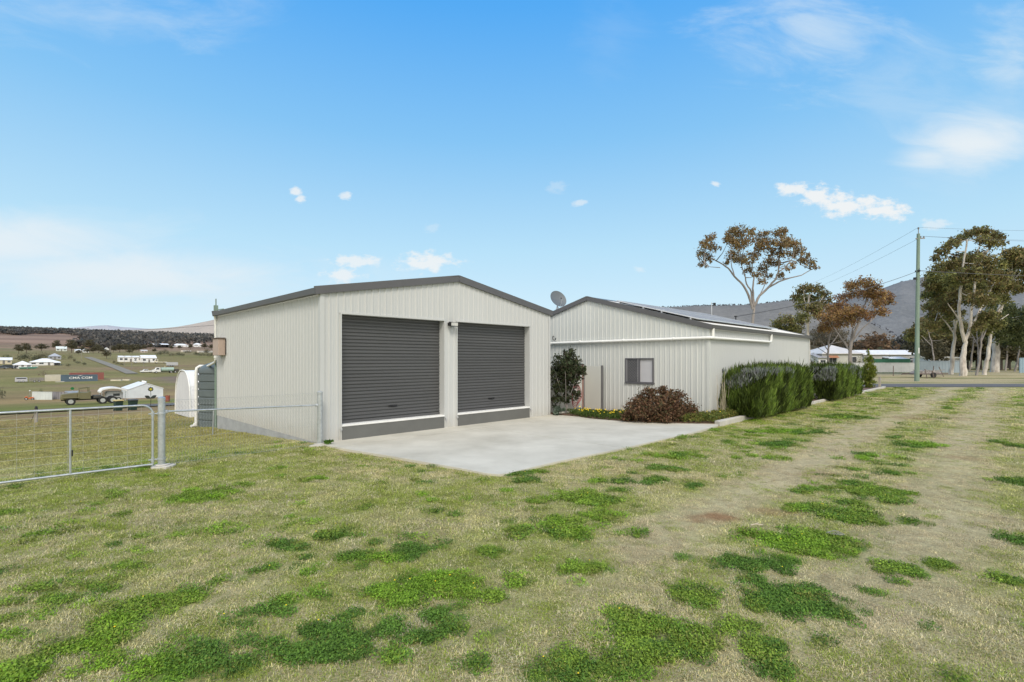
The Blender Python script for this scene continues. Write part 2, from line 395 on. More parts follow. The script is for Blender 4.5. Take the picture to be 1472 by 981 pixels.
# split by a joint running parallel to the garage
JV = 10.75
def clip(poly, keep):
    out = []
    for i in range(len(poly)):
        a, b = poly[i], poly[(i + 1) % len(poly)]; da, db = keep(a), keep(b)
        if da >= 0: out.append(a)
        if da * db < 0:
            t = da / (da - db); out.append((a[0] + (b[0]-a[0])*t, a[1] + (b[1]-a[1])*t))
    return out
outline = front + inner + [(13.62, 11.9), (13.62, 13.0), (13.40, 13.0), (13.40, GV + .005), (GU + .02, GV + .005)]
SLABS = [clip(outline, lambda p: p[1] - JV - .012), clip(outline, lambda p: JV - .005 - p[1])]
SLABS = [SLABS[0], clip(SLABS[1], lambda p: 9.62 - p[0]), clip(SLABS[1], lambda p: p[0] - 9.636)]
for s in SLABS:
    mb = MB(); mb.prism([W(*p)[:2] for p in s], -.12, .028); tag(mb.build('concrete_apron', CONC), kind='structure')
mb = MB(); mb.prism([W(*p)[:2] for p in ((5.45, JV - .012), (13.38, JV - .012), (13.38, JV + .02), (5.45, JV + .02))], -.05, .016); tag(mb.build('concrete_joint', mat('joint_filler', (.16,.145,.12), .9, .2, 8.)), kind='structure')
def inside(poly, x, y):
    c = np.zeros(x.shape, bool); n = len(poly)
    for i in range(n):
        (x0, y0), (x1, y1) = poly[i], poly[(i + 1) % n]
        k = ((y0 > y) != (y1 > y)) & (x < (x1 - x0) * (y - y0) / ((y1 - y0) + 1e-12) + x0); c ^= k
    return c
APRON = [W(*p)[:2] for p in outline]
bed = [(16.14, 6.36), (16.14, 6.99)] 
BED = [uv(1036, 611), uv(1000, 610.3), uv(940, 608.8), uv(890, 606.3), uv(850, 602.8), uv(834, 600.3), (13.66, 11.9), (16.14, 11.9), (16.14, 6.985), (41.3, 6.985), (41.3, 6.34), (15.2, 6.34)]
mb = MB(); mb.prism([W(*p)[:2] for p in BED[:8] + [(16.14, 6.34), (15.2, 6.34)]], -.1, .06); tag(mb.build('garden_bed', MULCH), kind='structure')
mb = MB(); mb.prism([W(*p)[:2] for p in [(16.145, 6.34), (16.145, 6.985), (27.7, 6.985), (27.7, 9.0), (43.6, 9.0), (43.6, 6.34)]], -.1, .055); tag(mb.build('garden_bed', MULCH), kind='structure')
BEDP = [W(*p)[:2] for p in [(13.66, 11.9), (16.14, 11.9), (16.14, 9.0), (43.6, 9.0), (43.6, 6.3), (15.0, 6.2)] + BED[:6]]
ke = empty('garden_edging', 'pale concrete edging strip along the lavender garden bed', 'edging', W(15.05, 6.22), R45)
mb = MB(); mb.prism([(0, -.03), (2.6, .02), (2.6, .16), (.1, .18)], -.05, .13); mb.build('edging_segment', KERB, ke, bevel=.015)
for a, b in ((2.62, 12.3), (12.32, 20.0), (20.02, 28.6)):
    mb = MB(); mb.box(a, b, .03, .15, -.05, .105); mb.build('edging_segment', KERB, ke, bevel=.012)
ks = empty('edging_block', 'short pale kerb piece at the foot of the tall green bush', 'edging', W(13.75, 11.5), R45)
mb = MB(); mb.box(0, 1.7, -.06, .06, -.03, .10); mb.build('block', KERB, ks, bevel=.012)

# ------------------------------------------------------------------ steel sheds
def clad(mb, M, segs, apex=None, pitch=.19, d=.016):
    """ribbed sheet: segs = (a0,a1,zb(a),zt(a)); M maps (along, outward, up) to local xyz"""
    for a0, a1, zb, zt in segs:
        k0 = int(math.floor(a0 / pitch)) - 1; k1 = int(math.ceil(a1 / pitch)) + 1; cols = []
        for k in range(k0, k1):
            for da, dd in ((.0, 0), (.016, d), (.046, d), (.062, 0), (.100, 0), (.108, .004), (.116, .004), (.124, 0)):
                cols.append((k * pitch + da, dd))
        def depth(a):
            for (p, q), (p2, q2) in zip(cols[:-1], cols[1:]):
                if p <= a <= p2: return q + (q2 - q) * (a - p) / (p2 - p + 1e-9)
            return 0
        pts = [(a, q) for a, q in cols if a0 + 1e-4 < a < a1 - 1e-4]
        for e in [a0, a1] + ([apex] if apex and a0 < apex < a1 else []): pts.append((e, depth(e)))
        pts.sort(); vs = []
        for a, q in pts:
            vs += [M(a, q, zb(a) if callable(zb) else zb), M(a, q, zt(a) if callable(zt) else zt)]
        mb.add(vs, [(2*i, 2*i+2, 2*i+3, 2*i+1) for i in range(len(pts) - 1)])

def roof_plane(mb, M, a0, a1, b0, b1, zf, pitch=.19, d=.02, th=.02):
    """ribs run along b (down the slope); zf(b) height"""
    k0 = int(a0 / pitch) - 1; k1 = int(a1 / pitch) + 2; cols = []
    for k in range(k0, k1):
        for da, dd in ((0, 0), (.016, d), (.046, d), (.062, 0)): cols.append((k * pitch + da, dd))
    cols = [(a, q) for a, q in cols if a0 < a < a1]; cols = [(a0, 0)] + cols + [(a1, 0)]; vs = []
    for a, q in cols: vs += [M(a, b0, zf(b0) + q), M(a, b1, zf(b1) + q)]
    mb.add(vs, [(2*i, 2*i+2, 2*i+3, 2*i+1) for i in range(len(cols) - 1)])

garage = empty('garage', 'cream ribbed steel double garage with two charcoal roller doors', 'garage', W(GU, GV), R45)
EA, AP, AX = 3.70, 4.43, GW / 2
gz = lambda a: EA - .03 + (AP - EA) * (1 - abs(a - AX) / AX)
D1, D2, DT = (.516, 3.640), (4.125, 7.250), 3.115
Mf = lambda a, q, z: (a, -q, z)
mb = MB(); clad(mb, Mf, [(.07, D1[0] - .03, .0, gz), (D1[0] - .03, D1[1] + .03, DT + .03, gz), (D1[1] + .03, D2[0] - .03, .0, gz), (D2[0] - .03, D2[1] + .03, DT + .03, gz), (D2[1] + .03, GW - .07, .0, gz)], AX)
mb.build('front_wall', WALL, garage)
mb = MB(); clad(mb, lambda a, q, z: (-q, a, z), [(.07, GD - .05, .0, EA - .02)]); mb.build('side_wall', WALL, garage)
mb = MB(); clad(mb, lambda a, q, z: (GW + q, a, z), [(.07, GD - .05, .0, EA - .02)]); mb.build('side_wall', WALL, garage)
mb = MB(); clad(mb, lambda a, q, z: (a, GD + q, z), [(.05, GW - .05, .0, gz)], AX); mb.build('rear_wall', WALL, garage)
for x, y, sx, sy in ((0, 0, -1, -1), (GW, 0, 1, -1), (0, GD, -1, 1), (GW, GD, 1, 1)):   # folded corner flashings
    mb = MB(); e = .024
    mb.box(min(x + sx * e, x - sx * .085), max(x + sx * e, x - sx * .085), min(y + sy * e, y + sy * .018), max(y + sy * e, y + sy * .018), 0, EA - .03)
    mb.box(min(x + sx * e, x + sx * .018), max(x + sx * e, x + sx * .018), min(y + sy * .017, y - sy * .085), max(y + sy * .017, y - sy * .085), 0, EA - .03)
    mb.build('corner_flashing', WALL, garage)
mb = MB(); mb.box(-.012, GW + .012, -.006, GD + .012, -1.1, -.004); mb.build('slab', SLAB, garage)
mb = MB()
rz = lambda x: EA + (AP - EA) * (1 - abs(x - AX) / AX) + .01
roof_plane(mb, lambda a, b, z: (b, a, z), -.04, GD + .04, -.08, AX, rz); roof_plane(mb, lambda a, b, z: (b, a, z), -.04, GD + .04, AX, GW + .08, rz)
mb.build('roof', ROOF, garage)
for x0, x1 in ((-.16, AX), (GW + .10, AX)):
    for y in (-.045, GD + .045):
        mb = MB(); z0 = EA + (AP - EA) * (1 - abs(x0 - AX) / AX); 
        mb.bar((x0, y, z0 - .045), (x1, y, AP - .035), .05, .19); mb.build('barge_capping', GREY, garage)
mb = MB(); mb.prism([(-.35, AP - .035), (0, AP + .045), (.35, AP - .035), (0, AP + .02)], -.07, GD + .07, lambda a, b, c: (AX + a, c, b)); mb.build('ridge_capping', GREY, garage)
for sx, nm in ((-1, 'gutter'), (1, 'gutter')):
    xo = 0 if sx < 0 else GW
    mb = MB(); mb.prism([(sx*.03, EA - .15), (sx*.15, EA - .15), (sx*.165, EA - .01), (sx*.15, EA - .01), (sx*.14, EA - .135), (sx*.03, EA - .135)], -.018, GD + .02, lambda a, b, c: (xo + a, c, b)); mb.build(nm, GREY, garage)
for d0, d1 in (D1, D2):
    # frame, curtain, handle, bottom rail and the dark barrier board across the foot of the opening
    mb = MB(); mb.box(d0 - .035, d0, -.026, .26, 0, DT); mb.box(d1, d1 + .035, -.026, .26, 0, DT); mb.box(d0 - .05, d1 + .05, -.03, .02, DT, DT + .045); mb.box(d0, d1, .021, .30, DT, DT + .02)
    mb.build('door_frame', WALL, garage)
    door = None; mb = MB(); vs = []; z = .40; P = .088; prof = ((0, 0), (.012, .013), (.050, .013), (.062, 0), (.068, -.010), (.080, -.010))
    zz = []
    while z < DT + .05:
        zz += [(z + a, b) for a, b in prof]; z += P
    for a, b in zz: vs += [(d0 + .01, .215 - b, a), (d1 - .01, .215 - b, a)]
    mb.add(vs, [(2*i, 2*i+1, 2*i+3, 2*i+2) for i in range(len(zz) - 1)]); door = mb.build('roller_door', DOORM, garage)
    c = (d0 + d1) / 2
    mb = MB(); mb.box(c - .13, c + .13, .19, .203, .735, .775); mb.box(c - .015, c + .015, .172, .19, .745, .765); mb.tube([(c - .06, .168, .755), (c + .06, .168, .755)], .008, 6); mb.build('handle', BLACK, door)
    mb = MB(); mb.box(d0 + .01, d1 - .01, .19, .235, .41, .47); mb.build('bottom_rail', DOORM, door)
    mb = MB(); mb.tube([(c, .34, DT - .02 + .15), (c + .001, .34, DT - .02 + .15)], .01, 6); 
    mb = MB(); mb.box(d0 + .004, d1 - .004, -.035, .19, .002, .352); bo = mb.build('flood_barrier', BARR, garage, bevel=.006)
    mb = MB(); mb.box(d0 + .004, d1 - .004, -.045, .20, .354, .402); mb.build('top_strip', WHITEP, bo, bevel=.006)
    for sx in (d0 - .03, d1 + .03):
        mb = MB(); mb.box(sx - .018, sx + .018, -.075, -.03, .27, .325); mb.tube([(sx, -.085, .30), (sx, -.02, .30)], .012, 6); mb.build('latch', ALU, bo)
# black sheet standing in for the shade behind the curtains
mb = MB(); mb.box(D1[0] - .1, D2[1] + .1, .32, .34, .3, DT + .3); mb.build('drum_cover', BLACK, garage)
# twin flood light on the pier between the doors
fl = MB(); fl.box(3.80, 3.94, -.05, -.02, 2.99, 3.10); lo = fl.build('flood_light', BLACK, garage, bevel=.008)
for s in (-1, 1):
    fl = MB(); fl.prism([(-.02, -.05), (-.16, -.075), (-.17, .05), (-.02, .035)], -.075, .075, lambda a, b, c: (3.87 + s * .075 + c * .85, a - .03, 3.03 + b)); fl.build('lamp_head', BLACK, lo, bevel=.01)
fl = MB(); fl.prism([(-.172, -.06), (-.176, .03), (-.174, .03), (-.168, -.06)], -.12, .12, lambda a, b, c: (3.87 + c, a - .034, 3.035 + b)); fl.build('lens', mat('lamp_glass', (.55,.55,.52), .2), lo)
# meter box and pipes at the back of the left wall
mb = MB(); mb.box(-.24, -.02, 7.46, 8.12, 2.14, 2.72); bx = mb.build('meter_box', PINKB, garage, bevel=.012)
mb = MB(); mb.box(-.27, -.02, 7.42, 8.16, 2.722, 2.745); mb.build('rain_hood', RUST, bx)
mb = MB(); mb.box(-.028, -.021, 7.40, 7.455, 2.15, 2.71); mb.build('box_shadow_strip', BLACK, bx)  # black strip on the wall standing in for the box's shadow
mb = MB(); mb.tube([(-.09, GD - .0, EA - .13), (-.06, GD + .04, EA - .26), (-.04, GD + .09, 3.2), (-.04, GD + .09, 2.0), (-.03, GD + .2, 1.9), (.04, GD + 1.55, 1.73)], .045, 10); mb.build('downpipe', WHITE, garage, True)
for k in range(2):
    mb = MB(); mb.lathe([(.052, 0), (.06, .005), (.06, .07), (.052, .075)], 12, (-.04, GD + .09, 2.6 - k * .55)); mb.build('pipe_collar', WHITE, garage, True)
mb = MB(); mb.tube([(.03, GD + .33, -.8), (.03, GD + .33, EA + .22)], .045, 8); ap = mb.build('antenna_mast', POLEM, garage)
mb = MB(); mb.box(-.03, .09, GD + .27, GD + .39, EA + .02, EA + .26); mb.tube([(.03, GD + .33, EA + .2), (.03, GD + .33, EA + .50)], .02, 6); mb.tube([(.03, GD + .33, EA + .1), (.25, GD + .2, EA + .14)], .018, 6); mb.build('antenna_head', POLEM, ap)

# raised panel near the garage ridge
sp = empty('solar_module', 'single dark framed panel raised near the garage roof ridge', 'solar panel', W(GU + 3.05, GV + 1.0, 4.27), R45)
mb = MB(); mb.bar((0, .1, .0), (1.15, .1, .14), .02, .035); mb.bar((0, 2.0, .0), (1.15, 2.0, .14), .02, .035)
mb.bar((0, .1, 0), (0, 2.0, 0), .02, .035); mb.bar((1.15, .1, .14), (1.15, 2.0, .14), .02, .035); mb.build('frame', BLACK, sp)
mb = MB(); mb.add([(0.01, .11, .018), (1.14, .11, .155), (1.14, 1.99, .155), (.01, 1.99, .018)], [(0, 1, 2, 3)]); mb.build('cells', BLIND, sp)
for y in (.3, 1.8):
    for a_, b_ in (((.05, y, -.07), (.05, y, 0.0)), ((1.1, y, -.08), (1.1, y, .12))): mb = MB(); mb.bar(a_, b_, .02, .02, (0, 1, 0)); mb.build('mount', ALU, sp)

house = empty('shed_house', 'long cream ribbed steel building with low gable and white drain pipe', 'building', W(HU, HV), R45)
HE, HA, HX = 3.12, 4.45, HW / 2
hz = lambda a: HE - .03 + (HA - HE) * (1 - abs(a - HX) / HX)
W0, W1, WB, WT = 1.99, 3.16, 1.14, 2.05             # window in the gable wall
mb = MB(); clad(mb, lambda a, q, z: (-q, a, z), [(.05, W0, -.05, hz), (W0, W1, -.05, WB), (W0, W1, WT, hz), (W1, HW - .05, -.05, hz)], HX); mb.build('gable_wall', WALL2, house)
mb = MB(); clad(mb, lambda a, q, z: (a, -q, z), [(.05, HL - .05, -.05, HE - .02)], d=.008); mb.build('side_wall', WALL, house)
mb = MB(); clad(mb, lambda a, q, z: (a, HW + q, z), [(.05, HL - .05, -.05, HE - .02)]); mb.build('side_wall', WALL2, house)
mb = MB(); clad(mb, lambda a, q, z: (HL + q, a, z), [(.05, HW - .05, -.05, hz)], HX); mb.build('gable_wall', WALL2, house)
for x, y, sx, sy in ((0, 0, -1, -1), (0, HW, -1, 1), (HL, 0, 1, -1), (HL, HW, 1, 1)):
    mb = MB(); e = .023
    mb.box(min(x + sx * e, x - sx * .075), max(x + sx * e, x - sx * .075), min(y + sy * e, y + sy * .017), max(y + sy * e, y + sy * .017), -.05, HE - .03)
    mb.box(min(x + sx * e, x + sx * .017), max(x + sx * e, x + sx * .017), min(y + sy * .016, y - sy * .075), max(y + sy * .016, y - sy * .075), -.05, HE - .03)
    mb.build('corner_flashing', WALL2, house)
mb = MB(); hrz = lambda y: HE + (HA - HE) * (1 - abs(y - HX) / HX) + .01
roof_plane(mb, lambda a, b, z: (a, b, z), -.05, HL + .05, -.06, HX, hrz); roof_plane(mb, lambda a, b, z: (a, b, z), -.05, HL + .05, HX, HW + .06, hrz); mb.build('roof', ROOF, house)
for y0, y1 in ((-.13, HX), (HW + .13, HX)):
    for x in (-.055, HL + .055):
        mb = MB(); z0 = HE + (HA - HE) * (1 - abs(y0 - HX) / HX); mb.bar((x, y0, z0 - .03), (x, y1, HA - .02), .06, .17); mb.build('barge_capping', GREY, house)
mb = MB(); mb.prism([(-.3, HA - .045), (0, HA + .05), (.3, HA - .045), (0, HA + .02)], -.09, HL + .09, lambda a, b, c: (c, HX + a, b)); mb.build('ridge_capping', GREY, house)
for yo, sy in ((0, -1), (HW, 1)):
    mb = MB(); mb.prism([(sy*.025, HE - .11), (sy*.12, HE - .11), (sy*.14, HE + .02), (sy*.125, HE + .02), (sy*.11, HE - .095), (sy*.025, HE - .095)], -.02, HL + .02, lambda a, b, c: (c, yo + a, b)); mb.build('gutter', GREY, house)
# window: frame, security screen on the left sash (which is the far one seen from the camera), pale blind on the right
FRM = mat('grey_window_frame', (.12,.12,.13), .4)
mb = MB(); f = .045
mb.box(-.035, .05, W0, W1, WB, WB + f); mb.box(-.035, .05, W0, W1, WT - f, WT); mb.box(-.035, .05, W0, W0 + f, WB + f, WT - f); mb.box(-.035, .05, W1 - f, W1, WB + f, WT - f)
wm = (W0 + W1) / 2; mb.box(-.03, .05, wm - .03, wm + .03, WB + f, WT - f); wf = mb.build('window', FRM, house)
mb = MB(); mb.box(.02, .03, W0 + f, W1 - f, WB + f, WT - f); mb.build('pane', GLASS, wf)
mb = MB(); mb.box(.010, .018, W0 + f, wm - .03, WB + f, WT - f); mb.build('blind', BLIND, wf)
mb = MB(); a0, a1, z0, z1 = wm + .03, W1 - f, WB + f, WT - f
for s in (1, -1):
    k = -2.
    while k < 2.:
        pts = []
        for i in range(0, 41):
            a = a0 + (a1 - a0) * i / 40; z = (z0 + z1) / 2 + k + s * (a - a0) * 1.5
            if z0 <= z <= z1: pts.append((-.012, a, z))
        if len(pts) > 2: mb.bar(pts[0], pts[-1], .009, .009, (1, 0, 0))
        k += .10
mb.bar((-.012, a0 + .02, z0), (-.012, a0 + .02, z1), .04, .03, (1, 0, 0)); mb.bar((-.012, a1 - .02, z0), (-.012, a1 - .02, z1), .04, .03, (1, 0, 0))
mb.build('security_screen', mat('grey_screen', (.24,.24,.25), .5), wf)
mb = MB(); mb.box(-.05, -.018, W0 - .02, W1 + .02, WB - .03, WB - .002); mb.build('sill', FRM, wf)
# stormwater pipe along gable and side wall
mb = MB(); r = .05; zp = 2.71; c = .085
mb.tube([(-c, HW - .4, zp - .04), (-c, 0.05, zp), (-c + .02, -c + .02, zp), (.05, -c, zp), (5.6, -c, zp), (5.72, -c, zp + .03), (5.75, -c, zp + .14), (5.75, -c, HE - .1)], r, 12)
mb.tube([(.11, -c, zp), (.11, -c, HE - .1)], r, 12, False); dp = mb.build('drain_pipe', WHITE, house, True)
for y in (1.2, 3.2, 5.2): mb = MB(); mb.tube([(-c, y - .03, zp), (-c, y + .03, zp)], r + .008, 12); mb.build('pipe_clip', WHITE, dp, True)
mb = MB(); mb.tube([(-.03, 6.62, 2.98), (-.11, 6.62, 2.96), (-.13, 6.6, 2.86), (-.11, 6.55, 2.80), (-.11, 6.48, 2.82), (-.11, 6.45, 2.90)], .018, 8); mb.build('conduit_elbow', BLACK, house, True)
mb = MB(); mb.tube([(8.15, 3.4, 3.9), (8.15, 3.4, 4.80)], .02, 8); an = mb.build('roof_aerial', ALU, house)
mb = MB(); mb.tube([(8.15, 3.4, 4.74), (8.22, 3.3, 4.78)], .016, 6); mb.box(8.17, 8.27, 3.24, 3.34, 4.64, 4.78); mb.build('aerial_head', BLACK, an)
mb = MB(); mb.tube([(HL - .3, 3.4, 4.0), (HL - .3, 3.4, 4.28)], .03, 8); mb.box(HL - .36, HL - .24, 3.34, 3.46, 4.27, 4.33); mb.build('service_bracket', BLACK, house)

# rows of solar panels on the right-hand roof slope
sa = empty('solar_array', 'two rows of solar panels on the long cream building roof', 'solar panels', W(HU, HV, 0), R45)
mb = MB(); off = .11
for y in (.9, 2.0, 2.75, 3.8): mb.bar((.55, y, hrz(y) + .06), (8.9, y, hrz(y) + .06), .04, .04)
for x in (.62, 3.0, 6.0, 8.8):
    for y in (.9, 2.0, 2.75, 3.8): mb.box(x - .02, x + .02, y - .02, y + .02, hrz(y) + .01, hrz(y) + .06)
mb.build('rail', ALU, sa)
for ri, (y0, y1) in enumerate(((.62, 2.26), (2.28, 3.92))):
    for k in range(8):
        x0 = .6 + k * 1.03; x1 = x0 + 1.01
        mb = MB(); za, zb = hrz(y0) + off, hrz(y1) + off
        for (p, q) in (((x0, y0, za), (x1, y0, za)), ((x0, y1, zb), (x1, y1, zb)), ((x0, y0, za), (x0, y1, zb)), ((x1, y0, za), (x1, y1, zb))): mb.bar(p, q, .025, .04)
        pn = mb.build('panel_frame', ALU, sa)
        mb = MB(); mb.add([(x0, y0, za + .015), (x1, y0, za + .015), (x1, y1, zb + .015), (x0, y1, zb + .015)], [(0, 1, 2, 3)]); mb.build('cells', SOLAR, pn)

# satellite dish on the house barge
sd = empty('satellite_dish', 'grey satellite dish standing on the valley between the roofs', 'satellite dish', W(HU + .12, HV + 6.55, hrz(6.55)), 0)
mb = MB(); mb.tube([(-.09, 0, 0), (-.02, -.02, .22), (0, 0, .30)], .018, 8); mb.tube([(.12, .05, 0.0), (0, 0, .26)], .012, 6); mb.tube([(0, .02, 0), (0, 0, .3)], .02, 8); mb.box(-.12, .15, -.06, .08, -.02, .012); mb.build('mount', ALU, sd)
ddir = Vector((.42, -.80, .42)).normalized(); dc = Vector((0, -.02, .52)); rot = ddir.to_track_quat('Z', 'Y').to_matrix()
mb = MB(); tmp = MB(); tmp.lathe([(.0, .0), (.1, .005), (.2, .022), (.3, .052), (.38, .085), (.386, .08), (.3, .044), (.2, .014), (.1, -.004), (0, -.01)], 40)
mb.add([rot @ Vector(p) + dc for p in tmp.v], tmp.f); mb.build('reflector', mat('dish_grey', (.13,.15,.165), .5, .05), sd, True)
mb = MB(); lnb = dc + rot @ Vector((0, -.12, .36)); mb.tube([dc + rot @ Vector((0, -.36, .08)), lnb], .011, 6); mb.build('feed_arm', ALU, sd)
mb = MB(); mb.tube([lnb, lnb - (rot @ Vector((0, -.03, .09)))], .035, 10); mb.build('receiver', mat('lnb_grey', (.2,.2,.21), .5), sd, True)

# ------------------------------------------------------------------ panel fence, gate leaf and hose in the passage
pf = empty('panel_fence', 'cream sheet fence closing the gap behind the tall bush', 'fence', W(13.5, 12.0), R45)
mb = MB(); clad(mb, lambda a, q, z: (a, -q, z), [(.02, 2.55, -.05, 1.72)], pitch=.26, d=.03); mb.build('sheet', WALL2, pf)
mb = MB(); mb.box(0, 2.6, -.03, .03, 1.72, 1.77); mb.build('rail', WALL2, pf)
mb = MB(); mb.box(0, 2.6, -.04, -.031, .0, .07); mb.build('rail', WALL2, pf)
gl = empty('gate_leaf', 'flat cream sheet gate standing open against the ribbed wall', 'gate', W(16.0, 11.12, 0), R45)
mb = MB(); mb.box(-.02, .02, .03, .80, -.02, 1.74); mb.build('sheet', mat('gate_cream', (.60,.60,.55), .5, .03, .5), gl, bevel=.004)
mb = MB(); mb.box(-.015, .045, -.045, .03, -.06, 1.77); mb.build('frame', mat('gate_shadow_dark', (.16,.16,.16), .5), gl)  # dark strip put in for the shadow beside the leaf, not a frame
gp = empty('gate_post', 'rusty brown gate post beside the cream gate leaf', 'post', W(15.93, 12.0, 0), R45)
mb = MB(); mb.box(-.05, .05, -.045, .045, -.1, 1.80); mb.build('post', mat('brown_post', (.30,.19,.16), .7, .2, 4.), gp, bevel=.006)
mb = MB(); mb.box(-.056, .056, -.051, .051, 1.80, 1.82); mb.build('cap', RUST, gp)
ho = empty('garden_hose', 'faded red garden hose hanging in loops beside the gate post', 'hose', W(15.25, 11.86, 0), R45)
mb = MB()
for k in range(4):
    w = .19 + .03 * k; zt = 1.08 - .02 * k; zb = .16 + .06 * k; pts = []
    for i in range(25):
        t = 2 * math.pi * i / 24; pts.append((w * math.cos(t) * (1 - .25 * math.sin(t)) + .02 * k, -.03 - .02 * k, (zt + zb) / 2 + (zt - zb) / 2 * math.sin(t)))
    mb.tube(pts, .013, 8)
mb.build('coil', HOSE, ho, True)
mb = MB(); mb.box(-.1, .1, -.1, .09, 1.04, 1.07); mb.build('hanger', GALV, ho)

# ------------------------------------------------------------------ front fence and farm gate
FU, FV = 1.94, 11.13
def fence_post(label, u, v, h, r):
    z = float(terr(*W(u, v)[:2]))
    t = empty('fence_post', label, 'post', W(u, v, z), R45, 'galvanised posts of the netting fence')
    mb = MB(); mb.tube([(0, 0, -.1), (0, 0, h)], r, 20); p = mb.build('pipe', GALV, t, True)
    mb = MB(); mb.lathe([(r + .004, h - .05), (r + .004, h), (r * .6, h + .018), (0, h + .022)], 20); mb.build('cap', GALV, p, True)
    rr = rnd.random
    mb = MB(); pts = [(.19 * (1 + .25 * math.sin(3 * a + u) + .1 * math.sin(5 * a)) * math.cos(a), .15 * (1 + .2 * math.cos(2 * a + u)) * math.sin(a)) for a in [2 * math.pi * k / 20 for k in range(20)]]
    mb.prism(pts, -.1, .035); mb.prism([(a * .6, b * .6) for a, b in pts], .035, .06); mb.build('footing', KERB, t, bevel=.01)
    return t
p2 = fence_post('galvanised pipe post with concrete footing carrying the farm gate', FU, FV, 1.29, .058)
p1 = fence_post('galvanised pipe post standing against the front corner of the garage', 5.02, 11.32, 1.25, .06)
nf = empty('netting_fence', 'wire netting fence panel with pipe rail between the gate and garage', 'fence', W(FU, FV, 0), math.atan2(*(np.array(W(5.02, 11.32)[:2]) - np.array(W(FU, FV)[:2]))[::-1]))
FL = math.hypot(5.02 - FU, 11.32 - FV)
mb = MB(); mb.tube([(.05, 0, 1.03), (FL * .5, 0, .985), (FL - .05, 0, .945)], .0165, 10); mb.build('rail', GALV, nf, True)
mb = MB()
for x in (.075, FL - .07): mb = MB(); mb.lathe([(.028, -.03), (.036, -.02), (.036, .02), (.028, .03)], 10, (x, 0, 1.03 if x < 1 else .945)); mb.build('rail_clamp', GALV, nf)
mb = MB()
mb = MB()
for z in (1.235, .52, .05): mb.tube([(.04, 0, z), (FL * .5, 0, z - .012), (FL - .04, 0, z - .006)], .0022, 4)
cell = .052; nx = int((FL - .1) / cell); nz = int(1.2 / .045)
for i in range(nx):
    x = .06 + i * cell; pts = []
    for k in range(nz + 1):
        pts.append((x + (cell * .5 if (k // 1) % 2 else 0) * 1.0, .008, .04 + k * .045))
    mb.tube(pts, .0023, 3, False)
mb.build('netting', mat('netting_wire', (.33,.35,.36), .5, .1, 5., metal=.3), nf)
st = empty('star_picket', 'thin pale steel picket on the slope in front of the water tank', 'post', at(305.5, 15.6), R45)
mb = MB(); mb.bar((0, 0, -.15), (.03, 0, .74), .034, .008, (0, 1, 0)); mb.bar((0, -.014, -.15), (.03, -.014, .74), .008, .03, (0, 1, 0)); mb.build('picket', GALV, st)

gate = empty('farm_gate', 'galvanised pipe farm gate with wire mesh infill', 'gate', W(FU, FV, 0), R45)
GLn = 3.66; x1, x0 = -.135, -.135 - GLn; zt, zb = 1.165, .075; cr = .17; pts = [(x0, 0, zb), (x1, 0, zb)]
pts = [(x1, 0, zb)]
for k in range(9):
    a = math.pi / 2 * k / 8; pts.append((x1 - cr + cr * math.cos(a), 0, zt - cr + cr * math.sin(a)))
for k in range(9):
    a = math.pi / 2 + math.pi / 2 * k / 8; pts.append((x0 + cr + cr * math.cos(a), 0, zt - cr + cr * math.sin(a)))
pts += [(x0, 0, zb)]
mb = MB(); mb.tube(pts, .0185, 10); mb.tube([(x0, 0, zb), (x1, 0, zb)], .0185, 10); mb.build('frame', GALV, gate, True)
for x in (-1.27, -2.5): mb = MB(); mb.tube([(x, 0, zb), (x, 0, zt)], .017, 10); sy = mb.build('stay', GALV, gate, True)
mb = MB(); mb.box(-1.25, -1.235, -.02, .02, .38, .48); mb.build('catch', BLACK, gate)
mb = MB()
for k in range(8): z = zb + .09 + k * .128; mb.tube([(x0 + .01, -.004, z), (x0 * .5, -.004, z - .012), (x1 - .01, -.004, z)], .0017, 4)
k = 0; x = x1 - .17
while x > x0 + .05:
    mb.tube([(x, .0, zb), (x, .0, zt)], .0016, 4); x -= .2
mb.build('mesh', mat('gate_wire', (.50,.50,.47), .45, .1, 5., metal=.3), gate)
for z in (.16, 1.0):
    mb = MB(); mb.tube([(-.20, 0, z), (-.06, 0, z)], .011, 8); mb.lathe([(.062, -.022), (.068, -.018), (.068, .018), (.062, .022)], 16, (0, 0, z)); mb.tube([(-.135, 0, z - .04), (-.135, 0, z + .04)], .026, 10); mb.build('hinge', GALV, gate, True)
fo = empty('flower_ornament', 'black metal flower ornament with yellow centre on the gate rail', 'ornament', W(FU - .165, FV, 1.15), R45)
mb = MB(); mb.tube([(0, 0, 0), (.004, 0, .15), (0, 0, .30)], .004, 6); mb.build('stem', BLACK, fo)
PET = mat('dark_petal', (.03, .035, .03), .6)
mb = MB(); n = 22
mb.prism([((.040 + .006 * math.cos(8 * a)) * math.cos(a), (.040 + .006 * math.cos(8 * a)) * math.sin(a)) for a in [2 * math.pi * k / 48 for k in range(48)]], -.004, .004, lambda a, b, c: (a, c, .305 + b)); mb.build('petals', PET, fo)
mb = MB(); mb.prism([(.021 * math.cos(a), .021 * math.sin(a)) for a in [2 * math.pi * k / 16 for k in range(16)]], -.009, .009, lambda a, b, c: (a, c, .305 + b)); mb.build('centre', mat('flower_yellow', (.42,.36,.03), .6), fo)
for s in (-1, 1):
    mb = MB(); L = .105; mb.prism([(L * t, .028 * math.sin(math.pi * t) * k) for k, rg in ((1, range(0, 11)), (-1, range(9, 0, -1))) for t in [i / 10 for i in rg]], -.003, .003,
        lambda a, b, c: (s * (a * math.cos(.55) - b * math.sin(.55)) * 1., c, .135 + a * math.sin(.55) + b * math.cos(.55))); mb.build('leaf', PET, fo)

